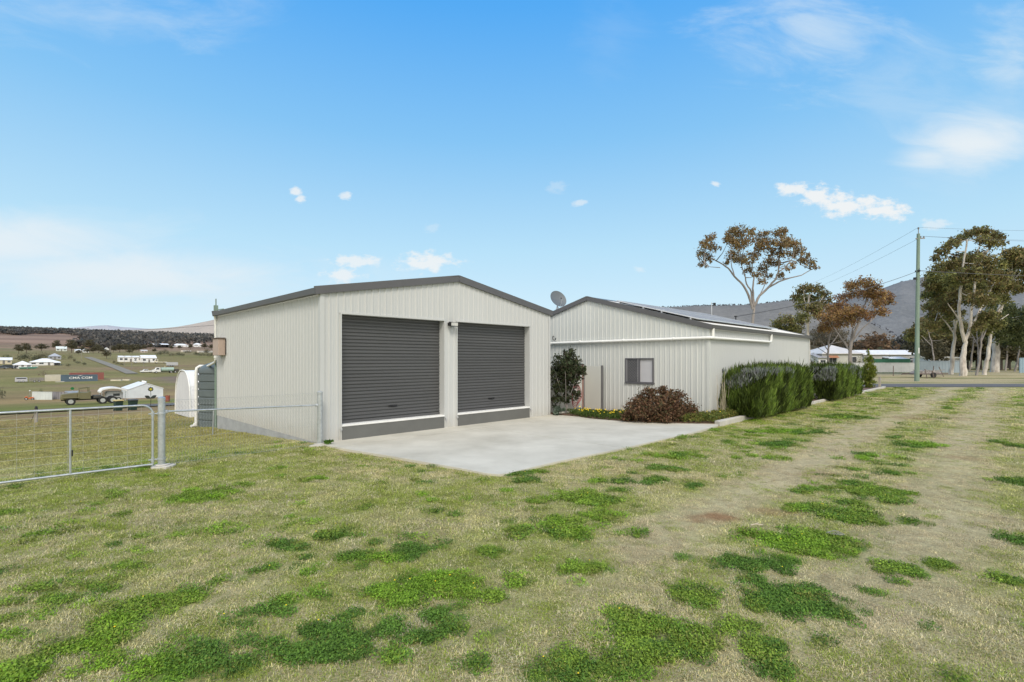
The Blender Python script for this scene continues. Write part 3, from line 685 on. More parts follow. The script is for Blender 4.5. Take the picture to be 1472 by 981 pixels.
# ------------------------------------------------------------------ rainwater tank and fabric shelter
TU, TV, TR = 6.2, 21.8, 1.22; tz = float(terr(*W(TU, TV)[:2])) - .02
tk = empty('water_tank', 'dark grey ribbed plastic rainwater tank behind the garage corner', 'water tank', W(TU, TV, tz), R45)
prof = [(TR, 0)]
for k in range(7):
    z = .05 + k * .29; prof += [(TR, z), (TR, z + .215), (TR - .03, z + .235), (TR - .03, z + .265), (TR, z + .285)]
prof += [(TR, 2.2), (TR - .04, 2.28), (TR * .9, 2.36), (.3, 2.68), (.28, 2.74), (0, 2.74)]
mb = MB(); mb.lathe(prof, 56); mb.build('body', TANKM, tk, True)
mb = MB(); mb.lathe([(.32, 2.69), (.32, 2.78), (.3, 2.8), (0, 2.81)], 24); mb.build('lid', BLACK, tk, True)
op = W(4.92, 21.95, 0); ov = empty('overflow_pipe', 'white plastic overflow pipe rising beside the dark water tank', 'pipe', (op[0], op[1], float(terr(op[0], op[1]))), R45)
mb = MB(); mb.tube([(-.18, -.05, .06), (0, 0, .08), (0, 0, .25), (0, 0, 2.1), (.03, 0, 2.26), (.12, 0, 2.33), (.55, -.02, 2.31)], .058, 12); mb.build('pipe', WHITE, ov, True)
mb = MB(); mb.lathe([(.072, .05), (.072, .17), (.06, .18)], 12, (-.02, 0, 0)); mb.build('pipe_collar', WHITE, ov, True)

su, sv = 6.9, 32.0; szz = float(terr(*W(su + 2, sv)[:2])) - .05
ds = empty('fabric_shelter', 'white arched fabric shelter beyond the water tank', 'shelter', W(su, sv, szz), R45)
wd, ht, ln = 3.6, 2.62, 5.0
arch = []
for k in range(25):
    t = math.pi * k / 24; arch.append((wd / 2 - wd / 2 * (abs(math.cos(t)) ** .8) * math.copysign(1, math.cos(t)), ht * (math.sin(t) ** .62)))
mb = MB(); vs = [(x, a, z) for x in (0, ln) for a, z in arch]; mb.add(vs, [(i, i + 1, 26 + i, 25 + i) for i in range(24)]); mb.build('cover', FABR, ds, True)
mb = MB(); mb.prism([(a, z) for a, z in arch], 0.02, .04, lambda a, b, c: (c, a, b)); mb.build('end_panel', mat('shelter_end', (.66,.66,.665), .7, .06, 1.), ds)
for x in (0, ln / 3, 2 * ln / 3, ln):
    mb = MB(); mb.tube([(x, a, z + .01) for a, z in arch], .035, 8); mb.build('hoop', WHITE, ds, True)
mb = MB(); mb.box(-.01, ln + .01, -.035, -.01, 0, .5); mb.build('side_flap', FABR, ds)
mb = MB(); mb.tube([(0.0, -.02, 1.75), (ln, -.02, 1.75)], .02, 6); mb.build('seam_rail', WHITE, ds)

# ------------------------------------------------------------------ foliage tools
def unit(n):
    d = rng.normal(size=(n, 3)); return d / np.linalg.norm(d, axis=1, keepdims=True)
def leaf_quads(C, size, aspect=.5, bias=(0, 0, 0), k=.0):
    n = len(C); a = unit(n) + np.array(bias); a /= np.linalg.norm(a, axis=1, keepdims=True)
    b = np.cross(a, unit(n)); b /= np.linalg.norm(b, axis=1, keepdims=True) + 1e-9
    s = size * rng.uniform(.6, 1.35, (n, 1)); a = a * s * .5; b = b * s * .5 * aspect
    return np.stack([C - a, C - a * .1 + b, C + a, C - a * .1 - b], 1).reshape(-1, 3)
def lump(c, r, n, p=.45):
    d = unit(n) * (rng.uniform(0, 1, (n, 1)) ** p)
    return np.asarray(c) + d * np.asarray(r)
def palette(n, cols, var=.25, shade=None):
    cols = np.asarray(cols); i = rng.integers(0, len(cols), n); w = rng.uniform(0, 1, (n, 1)); j = rng.integers(0, len(cols), n)
    c = cols[i] * w + cols[j] * (1 - w); c = c * rng.uniform(1 - var, 1 + var, (n, 1))
    return np.clip(c if shade is None else c * shade[:, None], 0, 1)

def shrub(name, label, cat, loc, lumps, n, size, cols, aspect=.5, stems=None, stem_mat=BARKD, group=None, bias=(0, 0, .3), sub=7, p=.5):
    root = empty(name, label, cat, loc, 0, group); V = []; Cc = []
    tot = sum(l[3] * l[4] * l[5] for l in lumps)
    for l in lumps:
        m = max(20, int(n * l[3] * l[4] * l[5] / tot)); c = np.array(l[:3]); r = np.array(l[3:6])
        sc = lump(c, r, max(3, m // 40), .35)                        # sprigs inside the lump, each a small tuft of leaves
        ids = rng.integers(0, len(sc), m)
        P = sc[ids] + rng.normal(size=(m, 3)) * r.mean() * .16
        V.append(leaf_quads(P, size, aspect, bias)); ton = rng.uniform(.75, 1.25, len(sc))[ids]
        Cc.append(palette(m, cols, .2, ton))
    np_mesh('foliage', np.concatenate(V), 4, LEAF, root, np.concatenate(Cc))
    if stems:
        mb = MB()
        for s in stems: mb.tube(s[0], s[1], 6, True, s[1] * .4)
        mb.build('stem', stem_mat, root, True)
    return root

# tall glossy bush by the passage
b = W(14.1, 11.3, 0.03)
DK = [(.045,.062,.030),(.060,.088,.034),(.034,.044,.026),(.095,.115,.055),(.075,.055,.036)]
stems = [([(0, 0, 0), (rnd.uniform(-.06, .06), rnd.uniform(-.06, .06), .35), (math.cos(a) * .3, math.sin(a) * .25, .95), (math.cos(a) * .5, math.sin(a) * .42, 1.55)], .022) for a in [k * .9 for k in range(8)]]
shrub('tall_bush', 'tall dark glossy bush with bare lower stems beside the passage', 'bush', b,
      [(0, 0, 1.75, .52, .5, .5), (-.38, 0, 1.45, .36, .36, .42), (.36, 0, 1.55, .34, .36, .45), (.05, 0, 2.15, .3, .3, .22), (.5, .05, 1.65, .22, .25, .25), (-.28, 0, 1.95, .16, .2, .26), (0, -.05, 1.15, .42, .34, .35), (-.40, 0, .9, .18, .22, .3), (.22, 0, .8, .22, .2, .28), (-.1, 0, .55, .2, .2, .22), (0, 0, 1.35, .5, .4, .5), (-.2, 0, .75, .34, .3, .38), (.18, -.05, .6, .3, .26, .36), (-.32, 0, .4, .26, .24, .3)], 9000, .08, DK, .55, stems, BARKG, p=.4)
b = W(13.68, 11.36, .03)
shrub('grey_succulent', 'low blue green plant at the base of the garage corner', 'plant', b, [(0, 0, .14, .2, .2, .16), (.1, -.02, .22, .15, .15, .12)], 700, .12, [(.12,.17,.13),(.16,.2,.15),(.07,.11,.06),(.2,.24,.2)], .4)
# brown bush
b = W(14.5, 7.92, .02)
BR = [(.17,.085,.050),(.12,.062,.040),(.21,.115,.062),(.085,.065,.035),(.23,.15,.08),(.085,.085,.038)]
stems = [([(0, 0, 0), (math.cos(a) * .4, math.sin(a) * .3, .4), (math.cos(a) * .8, math.sin(a) * .55, .85)], .02) for a in [k * .7 for k in range(9)]]
L = [(0, 0, .5, .75, .6, .5), (-.62, 0, .38, .5, .5, .38), (.66, 0, .42, .5, .5, .42), (.05, 0, .95, .3, .3, .2), (-.35, 0, .82, .34, .35, .25), (.55, 0, .78, .32, .35, .24), (.25, -.1, .9, .25, .25, .22), (-.95, 0, .22, .3, .35, .22), (1.0, -.05, .30, .24, .3, .28), (-.05, -.35, .3, .8, .35, .3)]
shrub('brown_bush', 'rounded bush with brown purple leaves in front of the window', 'bush', b, L, 13000, .072, BR, .6, stems, p=.4)
# ground covers
GC = [(.12,.16,.03),(.17,.21,.045),(.09,.14,.025),(.2,.2,.06)]
def cover(name, label, pts, n, hgt, cols, size=.07, flowers=0, fz=.3):
    x0, y0 = pts[0]; root = empty(name, label, 'ground cover', W(x0, y0, .04), R45); P = []
    poly = [(a - x0, c - y0) for a, c in pts]; xs = [p[0] for p in poly]; ys = [p[1] for p in poly]
    while len(P) < n:
        q = rng.uniform((min(xs), min(ys)), (max(xs), max(ys)), (n, 2)); k = inside(poly, q[:, 0], q[:, 1]); P += list(q[k])
    P = np.array(P[:n]); hh = hgt * (.35 + .9 * fbm(P[:, 0] * 3.1, P[:, 1] * 3.1, 3, 5)); z = hh * rng.uniform(.05, 1, n) ** .6
    C = np.column_stack([P, z]); np_mesh('foliage', leaf_quads(C, size, .35, (0, 0, .9)), 4, LEAF, root, palette(n, cols, .25))
    if flowers:
        V = []
        idx = rng.choice(n, flowers, replace=False); mb = MB()
        for i in idx:
            r = rnd.uniform(.022, .036); c = Vector((P[i][0], P[i][1], hh[i] + .03)); nrm = Vector((rnd.uniform(-.8, .1), rnd.uniform(-.8, .3), 1)).normalized(); R = nrm.to_track_quat('Z', 'Y').to_matrix()
            vs = [c + R @ Vector((r * (1 if k % 2 else .6) * math.cos(k * math.pi / 6), r * (1 if k % 2 else .6) * math.sin(k * math.pi / 6), .008)) for k in range(12)] + [c]
            mb.add(vs, [(k, (k + 1) % 12, 12) for k in range(12)])
        mb.build('blossoms', mat('yellow_petal', (.80,.58,.02), .6), root)
    return root
cover('flowering_ground_cover', 'low green ground cover dotted with yellow flowers beside the brown bush', [uv(838, 602), uv(850, 604), uv(905, 608), (14.6, 8.6), (15.2, 9.6), (14.6, 10.9), (13.9, 11.2)], 5200, .24, [(.055,.10,.02),(.08,.13,.025),(.11,.15,.03)], .075, 70)
cover('yellowing_ground_cover', 'low yellow green ground cover behind the kerb end', [uv(985, 611), uv(1030, 611.5), (15.4, 6.4), (17.4, 6.42), (17.4, 6.95), (16.1, 6.98), (16.1, 8.2), (15.2, 8.3)], 7000, .34, [(.13,.18,.035),(.18,.2,.05),(.09,.14,.03),(.24,.20,.05)], .075, 8)
cover('edge_grass', 'tuft of weeds at the corner post of the garage', [(5.08, 11.3), (5.25, 11.27), (5.28, 11.15), (5.1, 11.18)], 150, .09, [(.07,.16,.02),(.1,.2,.03)], .07)
sr = empty('dry_stalks', 'dry pale grass stalks against the corner of the long building', 'plant', W(16.6, 6.75, .05), R45); mb = MB()
for k in range(34):
    x, y = rnd.uniform(-.25, .55), rnd.uniform(-.12, .12); h = rnd.uniform(.5, 1.55); mb.tube([(x, y, 0), (x + rnd.uniform(-.03, .03), y, h * .6), (x + rnd.uniform(-.12, .12), y + rnd.uniform(-.05, .05), h)], .004, 4)
mb.build('stalks', mat('straw', (.42,.37,.27), .8), sr)

# lavender hedges: upright spiky growth with grey violet flower heads
def hedge(label, u0, u1, v0, v1, h, n):
    root = empty('lavender_hedge', label, 'hedge', W(u0, v0, .05), R45, 'lavender hedges along the long building'); L, D = u1 - u0, v1 - v0
    P = np.column_stack([rng.uniform(0, L, n), rng.uniform(0, D, n), rng.uniform(0, 1, n)])
    side = rng.integers(0, 10, n)                                         # most sprigs grow near the clipped faces
    e = np.abs(rng.normal(0, .07, n))
    P[side < 3, 1] = e[side < 3]; P[side == 3, 0] = e[side == 3]; P[side == 4, 0] = L - e[side == 4]; P[side == 5, 1] = D - e[side == 5]
    P[side > 6, 2] = 1 - e[side > 6] * .9
    rx_ = np.abs(P[:, 0] - L / 2) / (L / 2); ry_ = np.abs(P[:, 1] - D / 2) / (D / 2)
    top = h * (1 - .10 * rx_ ** 8 - .08 * ry_ ** 4) * (.88 + .16 * fbm(P[:, 0] * 1.7 + u0, P[:, 1] * 1.7, 3, 8)) 
    swell = 1 + .22 * np.sin(P[:, 2] * 3)[:, None] * (fbm(P[:, 0] * 1.2, P[:, 2] * 2 + u0, 2, 6)[:, None] - .2)
    C = P.copy(); C[:, 2] = P[:, 2] * top; C[:, :2] = (C[:, :2] - (L / 2, D / 2)) * swell + (L / 2, D / 2)
    C[:, :2] += rng.normal(0, .035, (n, 2))
    a = np.column_stack([rng.normal(0, .22, n), rng.normal(0, .22, n), np.ones(n)]); out = np.zeros((n, 3)); out[:, 1] = -.25 * (P[:, 1] < .12); out[:, 0] = -.25 * (P[:, 0] < .12); a += out
    a /= np.linalg.norm(a, axis=1, keepdims=True); b_ = np.cross(a, unit(n)); b_ /= np.linalg.norm(b_, axis=1, keepdims=True)
    tp = (P[:, 2] > .82)[:, None]; ln_ = rng.uniform(.12, .28, (n, 1)) * np.where(tp, rng.uniform(.8, 2.0, (n, 1)), 1); w = rng.uniform(.009, .018, (n, 1)); Z_ = (rng.uniform(0, 1, n) < .12) & (P[:, 2] > .6); C[Z_, 2] += rng.uniform(0, .16, Z_.sum())
    V = np.stack([C - b_ * w * .6, C + b_ * w * .6, C + a * ln_ * .6 + b_ * w, C + a * ln_, C + a * ln_ * .6 - b_ * w], 1)
    vb = V.reshape(-1, 3)
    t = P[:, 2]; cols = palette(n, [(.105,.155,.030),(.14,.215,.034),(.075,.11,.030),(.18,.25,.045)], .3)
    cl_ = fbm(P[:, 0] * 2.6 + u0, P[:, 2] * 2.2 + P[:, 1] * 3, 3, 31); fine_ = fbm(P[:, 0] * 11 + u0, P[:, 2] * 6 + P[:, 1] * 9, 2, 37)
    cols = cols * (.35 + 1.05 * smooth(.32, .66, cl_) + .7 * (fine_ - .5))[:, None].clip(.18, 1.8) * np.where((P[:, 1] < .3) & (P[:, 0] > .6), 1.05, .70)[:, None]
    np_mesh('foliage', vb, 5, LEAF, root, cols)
    m = n // 3; Q = np.column_stack([rng.uniform(-.06, L + .03, m), rng.uniform(-.06, D, m), rng.uniform(.62, 1.03, m)]); q_ = rng.integers(0, 3, m)
    Q[q_ == 0, 1] = rng.normal(-.04, .05, (q_ == 0).sum()); Q[q_ == 1, 0] = rng.normal(-.05, .05, (q_ == 1).sum()); Q[q_ == 2, 2] = rng.uniform(.9, 1.06, (q_ == 2).sum())
    dens = fbm(Q[:, 0] * 1.3 + u0 * 3, Q[:, 2] * 3 + Q[:, 1] * 1.5, 3, 77); keep = dens - .22 * (.95 - Q[:, 2]).clip(0) > .62 - .06 * (q_ == 1)
    Q = Q[keep]; m = len(Q); Q[:, 2] *= h
    a = np.column_stack([rng.normal(0, .25, m), rng.normal(-.05, .25, m), np.ones(m)]); a /= np.linalg.norm(a, axis=1, keepdims=True); b_ = np.cross(a, unit(m)); b_ /= np.linalg.norm(b_, axis=1, keepdims=True)
    ln_ = rng.uniform(.10, .2, (m, 1)); w = rng.uniform(.011, .018, (m, 1))
    V = np.stack([Q - b_ * w * .7, Q + b_ * w * .7, Q + a * ln_ * .5 + b_ * w, Q + a * ln_, Q + a * ln_ * .5 - b_ * w], 1).reshape(-1, 3)
    np_mesh('flower_heads', V, 5, LEAF, root, palette(m, [(.23,.24,.25),(.28,.29,.31),(.18,.20,.17),(.19,.25,.13)], .25))
    mb = MB(); mb.box(.22, L - .2, .2, D - .2, 0, h * .8); mb.build('dark_core', mat('hedge_inside', (.022,.03,.014), .95, .4, 8.), root)  # dark inner box stops see-through; its colour stands in for shade inside
    return root
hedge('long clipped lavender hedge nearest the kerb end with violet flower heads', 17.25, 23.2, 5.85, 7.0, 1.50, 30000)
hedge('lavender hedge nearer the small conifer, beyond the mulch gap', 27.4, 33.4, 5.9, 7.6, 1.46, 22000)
b = W(25.6, 6.75, .05)
shrub('silver_shrub', 'small round silver grey shrub in the gap between the hedges', 'shrub', b, [(0, 0, .3, .5, .5, .32), (.2, -.1, .25, .35, .3, .25)], 2200, .05, [(.2,.2,.17),(.16,.15,.13),(.25,.25,.22),(.14,.13,.15)], .3)
b = W(41.6, 6.9, .05)
CON = [(.13,.17,.022),(.19,.22,.03),(.085,.125,.02),(.23,.24,.04)]
L = [(0, 0, .6, .40, .4, .6), (0, 0, 1.15, .38, .38, .55), (.04, 0, 1.7, .28, .28, .5), (0, 0, 2.2, .16, .16, .42), (.02, 0, 2.62, .06, .06, .30), (-.16, 0, .95, .24, .3, .5), (.18, 0, 1.3, .2, .26, .45), (0, 0, .22, .32, .32, .25)]
shrub('conifer', 'small upright conifer at the end of the lavender bed', 'conifer', b, L, 6200, .12, CON, .35, [([(0, 0, 0), (0, 0, .5)], .05)], BARKD, bias=(0, 0, 1.3))
eb = empty('bed_end_post', 'short weathered timber post at the end of the garden bed', 'post', W(41.9, 6.28, 0), R45)
mb = MB(); mb.box(0, .17, 0, .12, -.1, .82); mb.build('post', WOOD, eb, bevel=.01)
mb = MB(); mb.box(.01, .16, -.012, -.001, .60, .70); mb.build('bracket', GALV, eb)

# ------------------------------------------------------------------ trees
OL = [(.145,.155,.052),(.185,.175,.062),(.080,.085,.036),(.18,.142,.06),(.125,.098,.048)]
GUMB = [(.22,.15,.07),(.19,.15,.062),(.15,.088,.042),(.18,.108,.048),(.11,.080,.036),(.13,.108,.045),(.095,.065,.036),(.17,.125,.055)]
RUSTY = [(.25,.15,.058),(.19,.10,.05),(.14,.08,.046),(.29,.19,.07),(.12,.075,.045),(.18,.14,.055)]
def px_tree(name, label, basepx, Y, limbs, clumps, cols, leaf=.28, n=5200, bark=BARK, cat='gum tree', group=None, depth=1.0, base_z=None, twigs=True, p=.5, aspect=.42):
    """limbs: ([(px,py),...], radius m); clumps: (px,py,r px).  Photo pixels at distance Y become metres round the trunk's base"""
    x0, y0, z0 = at(basepx, Y, base_z); k = Y / F
    root = empty(name, label, cat, (x0, y0, z0), 0, group); mb = MB(); ends = []
    def loc(px, py, dy): return Vector(((px - CX) / F * (Y + dy) - x0, dy, H + (HY - py) / F * (Y + dy) - z0))
    for pts, r in limbs:
        dys = rnd.uniform(-1, 1) * depth * (1 if mb.v else 0); P = [loc(a, b, dys * i / max(1, len(pts) - 1)) for i, (a, b) in enumerate(pts)]
        Q = [P[0]]
        for a, b in zip(P[:-1], P[1:]):
            for t in (.34, .67, 1.): Q.append(a.lerp(b, t) + Vector((rnd.uniform(-1, 1), rnd.uniform(-1, 1), 0)) * (r * .35 if t < 1 else 0))
        mb.tube(Q, r, 8, True, r * .38); ends += Q[len(Q) // 2:]
    V = []; Cc = []; area = sum(c[2] ** 2 for c in clumps); tw = MB()
    for (a, b, r) in clumps:
        c = loc(a, b, rnd.uniform(-1, 1) * depth * (1.2 + 1.2 * rnd.random())); R = r * k; m = int((2.1 if cols[0] == OL[0] else 1.7) * n * r * r / area)
        if ends:
            e = min(ends, key=lambda q: (q - c).length); mid = e.lerp(c, .5) + Vector((0, 0, -.1 * (c - e).length)); tw.tube([e, mid, c], .05 * min(1, Y / 45), 5, False, .012)
        ns = max(4, int(m / 12)); sp = lump(c, (R * 1.12, R * 1.1, R * .8), ns, p); ids = rng.integers(0, ns, m); ton = rng.uniform(.7, 1.3, ns)[ids]
        Pp = sp[ids] + rng.normal(size=(m, 3)) * R * .22
        cl = cols if rnd.random() < .75 else cols[:3]
        V.append(leaf_quads(Pp, leaf, aspect, (0, 0, -.7))); Cc.append(palette(m, cl, .22, ton * rnd.uniform(.85, 1.15) * 1.5))
    if twigs and tw.v: mb.add(tw.v, tw.f)
    mb.build('trunk', bark, root, True)
    np_mesh('crown', np.concatenate(V), 4, LEAF, root, np.concatenate(Cc)); return root

px_tree('gum_tree', 'tall open gum tree with reddish brown leaves rising above the shed roof', 1080, 45,
  [([(1080,548),(1079,500),(1082,462),(1084,436)], .22), ([(1082,445),(1076,425),(1068,410),(1056,398),(1047,386),(1035,378),(1020,370)], .115), ([(1083,440),(1080,420),(1073,408),(1070,395),(1066,380)], .09),
   ([(1084,436),(1082,415),(1084,400),(1080,390),(1082,372),(1086,350)], .09), ([(1084,440),(1092,425),(1104,414),(1114,403),(1119,392),(1120,372),(1126,345)], .115), ([(1104,414),(1120,405),(1135,400),(1152,396),(1166,388)], .08), ([(1118,392),(1130,384),(1140,370),(1142,358)], .06), ([(1056,398),(1052,385),(1050,370)], .06), ([(1092,425),(1100,408),(1101,395)], .05), ([(1035,385),(1022,384),(1012,382)], .035)],
  [(1014,352,10),(1022,343,8),(1009,366,8),(1026,356,8),(1010,380,6),(1018,372,7),(1052,336,10),(1062,333,11),(1070,343,12),(1060,352,11),(1048,345,9),(1080,335,8),(1088,345,9),(1098,338,9),(1102,350,9),(1094,356,9),(1052,366,9),(1062,371,10),(1074,375,9),(1083,366,9),(1118,336,9),(1128,332,7),(1132,345,9),(1126,352,8),(1140,352,9),(1147,362,9),(1138,366,9),(1110,362,9),(1105,376,9),(1098,386,9),(1117,378,8),(1122,365,8),(1136,384,7),(1152,374,7),(1162,378,8),(1160,368,6),(1172,384,5),(1076,390,8),(1086,396,6),(1122,396,6),(1096,404,6),(1045,378,6),(1104,398,6),(1115,348,7)],
  GUMB, .22, 6400, BARKG, depth=1.4)
px_tree('gum_tree', 'thin gum tree with sparse dark crown beside the shed roof end', 1162, 62, [([(1163,537),(1162,490),(1161,450),(1163,425)], .22), ([(1162,470),(1150,450),(1145,436)], .08), ([(1162,460),(1175,440),(1184,426)], .08), ([(1161,450),(1156,430),(1155,418)], .08)],
  [(1152,417,8),(1163,413,8),(1174,416,8),(1184,424,8),(1147,428,8),(1158,428,9),(1172,430,9),(1150,440,7),(1165,443,10),(1176,450,9),(1155,455,9),(1188,432,6),(1150,462,7),(1180,440,7)], OL + [(.12,.07,.05)], .30, 2600, BARK, depth=1.4)
px_tree('gum_tree', 'spreading tree with rusty orange leaves behind the second hedge', 1222, 60, [([(1224,538),(1222,510),(1224,492),(1232,470),(1240,450),(1246,428)], .22), ([(1222,505),(1212,490),(1203,478),(1196,466)], .12), ([(1226,490),(1240,472),(1258,456),(1268,444)], .09), ([(1236,460),(1250,440),(1262,428)], .09), ([(1222,495),(1226,470),(1222,450)], .09)],
  [(1222,412,9),(1234,408,10),(1247,408,10),(1258,413,9),(1226,424,9),(1240,420,10),(1253,424,10),(1264,424,9),(1274,428,9),(1278,434,7),(1262,436,9),(1268,448,8),(1258,450,6),(1212,428,9),(1206,440,10),(1196,446,10),(1188,456,10),(1200,456,11),(1212,450,10),(1224,446,9),(1236,448,9),(1242,454,8),(1222,460,10),(1208,464,10),(1192,468,10),(1184,472,9)], RUSTY, .28, 6200, BARKG, depth=2.)
px_tree('bare_tree', 'grey bare limbed tree with few leaves in front of the hip roofed house', 1190, 66, [([(1191,530),(1191,500),(1193,480)], .16), ([(1191,505),(1180,490),(1172,475)], .07), ([(1191,500),(1202,486),(1210,472)], .07), ([(1192,490),(1187,475),(1182,462)], .06), ([(1193,485),(1198,470),(1200,455)], .06), ([(1191,510),(1175,500),(1165,497)], .05), ([(1192,495),(1208,492),(1218,486)], .05)],
  [(1180,478,12),(1196,472,13),(1208,480,10),(1172,485,9),(1188,488,10)], [(.12,.10,.075),(.16,.13,.1),(.1,.095,.06)], .25, 700, BARKG, cat='tree', depth=1.6)
px_tree('olive_tree', 'dull olive tree showing just above the shed roof beside the thin gum', 1128, 70, [([(1130,535),(1128,500),(1126,470)], .2)], [(1118,466,8),(1128,460,9),(1138,462,8),(1122,474,9),(1134,474,10),(1145,472,9),(1112,472,6),(1142,482,9),(1150,488,9)], OL, .32, 1900, BARKD, cat='tree')
px_tree('dark_tree', 'dense dark brown tree behind the pyramid roofed house', 1185, 125, [([(1186,532),(1186,490)], .3)], [(1178,480,13),(1192,478,15),(1205,486,13),(1182,494,12),(1196,494,13),(1172,494,10),(1208,492,9),(1170,506,8)], [(.085,.074,.052),(.11,.09,.06),(.07,.07,.045),(.13,.095,.07)], .5, 3200, BARKD, cat='tree', depth=2.5)
GR = 'gum trees standing beyond the street'
px_tree('white_gum', 'large white trunked gum forking low, nearest the street', 1384, 61,
  [([(1384,543),(1384,520),(1386,500),(1387,488)], .40), ([(1387,492),(1382,470),(1379,450),(1380,420),(1383,395),(1386,370),(1390,345)], .20), ([(1387,490),(1394,475),(1396,452),(1398,430),(1402,400),(1404,370)], .20), ([(1392,476),(1402,460),(1412,440),(1420,425),(1430,405)], .15), ([(1380,462),(1372,450),(1362,436)], .10), ([(1383,400),(1370,380),(1360,365)], .1), ([(1404,390),(1420,360),(1430,345)], .1)],
  [(1398,336,9),(1410,333,9),(1385,342,9),(1374,347,8),(1422,337,9),(1434,340,8),(1364,354,8),(1354,362,8),(1346,371,7),(1412,346,8),(1428,352,8),(1440,348,6),(1378,372,11),(1392,376,12),(1405,370,12),(1418,375,11),(1365,382,12),(1380,390,13),(1396,394,13),(1412,392,13),(1425,388,12),(1436,398,12),(1370,402,13),(1386,408,13),(1402,412,13),(1418,410,13),(1432,416,12),(1395,428,13),(1410,430,13),(1424,432,12),(1376,424,12),(1440,430,10),(1444,380,8)],
  OL + [(.14,.10,.045)], .36, 8600, BARK, 'gum tree', GR, 2.2)
px_tree('white_gum', 'gum with brown butt and leaning pale trunk left of the forked gum', 1368, 67, [([(1367,542),(1369,520),(1371,495),(1373,470),(1368,445)], .27), ([(1372,480),(1360,464),(1348,450)], .10), ([(1373,470),(1380,445),(1378,420)], .1), ([(1370,455),(1355,435),(1345,415)], .1)],
  [(1352,388,12),(1342,400,10),(1336,412,9),(1350,408,13),(1362,414,12),(1340,424,11),(1354,426,13),(1346,440,12),(1336,440,8),(1360,440,12),(1344,456,11),(1356,458,12),(1370,452,10),(1338,468,9),(1350,472,10),(1364,470,10),(1342,398,9)], OL + [(.15,.115,.05)], .38, 5000, BARK, 'gum tree', GR, 2.2)
px_tree('white_gum', 'slender gum leaning right of the large forked gum', 1403, 62, [([(1403,543),(1407,525),(1409,505),(1412,480),(1420,455)], .15), ([(1411,490),(1420,470),(1432,458)], .07)], [(1412,462,10),(1422,456,10),(1430,466,9),(1418,474,9),(1406,470,8)], OL, .36, 1500, BARKG, 'gum tree', GR, 1.5)
px_tree('white_gum', 'pale dappled gum trunk beside the broad white trunk', 1416, 64, [([(1415,543),(1418,520),(1421,500),(1424,480),(1432,455),(1445,430),(1455,405)], .24), ([(1424,480),(1436,462),(1450,452)], .09)],
  [(1455,366,11),(1466,368,11),(1475,378,11),(1450,378,10),(1462,382,10),(1444,394,10),(1456,398,11),(1470,396,10),(1450,412,10),(1464,414,10),(1480,368,12),(1484,390,12)], OL + [(.15,.105,.05)], .38, 3800, BARK, 'gum tree', GR, 2.)
px_tree('white_gum', 'broad white trunked gum standing farthest right of the row', 1428, 78, [([(1430,538),(1431,515),(1432,490),(1435,465),(1439,440),(1444,415)], .58), ([(1434,475),(1446,458),(1458,448)], .18), ([(1432,480),(1424,462),(1418,450)], .18)],
  [(1440,446,14),(1454,450,14),(1466,456,13),(1430,456,13),(1444,466,14),(1460,472,14),(1420,470,12),(1474,470,12),(1436,482,12),(1452,488,13),(1468,490,13),(1480,450,13),(1484,480,14)], [(.06,.075,.026),(.08,.09,.03),(.05,.06,.024)], .45, 4600, BARK, 'gum tree', GR, 2.5)

_sl = next(o for o in bpy.data.objects if o.get('label', '').startswith('slender gum leaning'))
for px, Y, sc_ in ((1346, 86, 1.0), (1393, 92, 1.15), (1407, 84, 1.05), (1445, 90, 1.25), (1458, 82, 1.0), (1338, 98, 1.1)):
    o = copy_tree(_sl); o.location = at(px, Y); o.scale = (sc_,) * 3; o.rotation_euler = (0, 0, rnd.uniform(0, 6.28)); o['label'] = 'slender pale gum trunk in the shade of the grove behind'; o['group'] = 'slender gums in the shaded grove'
# generic crowns for everything farther away (unit height), copied with shared meshes
def proto_tree(name, cols, kind, seed, n=1700, trunk=BARKD, leaf=.062):
    root = empty(name, None, 'tree', (0, 0, 0)); V = []; Cc = []
    if kind == 'round': L = [(0,0,.62,.34,.34,.30),(-.2,.1,.5,.24,.24,.22),(.22,-.1,.52,.24,.24,.22),(.05,.1,.8,.2,.2,.16),(-.05,-.15,.42,.26,.22,.2)]
    elif kind == 'gum': L = [(0,0,.84,.2,.2,.13),(-.2,.05,.68,.18,.18,.13),(.22,-.05,.7,.18,.18,.14),(.08,0,.55,.2,.2,.14),(-.1,.1,.46,.16,.16,.12)]
    else: L = [(0,0,.5,.55,.45,.42),(-.35,0,.35,.34,.3,.32),(.38,0,.38,.32,.3,.34)]
    for l in L:
        m = int(n * l[3] ** 2 / sum(q[3] ** 2 for q in L)); ns = max(4, m // 10); sp = lump(l[:3], l[3:], ns, .4); ids = rng.integers(0, ns, m)
        V.append(leaf_quads(sp[ids] + rng.normal(size=(m, 3)) * l[3] * .14, leaf, .7)); Cc.append(palette(m, cols, .2, rng.uniform(.7, 1.25, ns)[ids]))
    np_mesh('crown', np.concatenate(V), 4, LEAF, root, np.concatenate(Cc)); mb = MB(); mb.tube([(0, 0, -.03), (.01, 0, .3), (0, 0, .6)], .028 if kind != 'bush' else .02, 6, True, .012); mb.build('trunk', trunk, root, True); return root
DKG = [(.13,.115,.065),(.17,.15,.085),(.10,.095,.058)]
FAR = [(.085,.085,.078),(.10,.10,.09),(.07,.072,.068)]
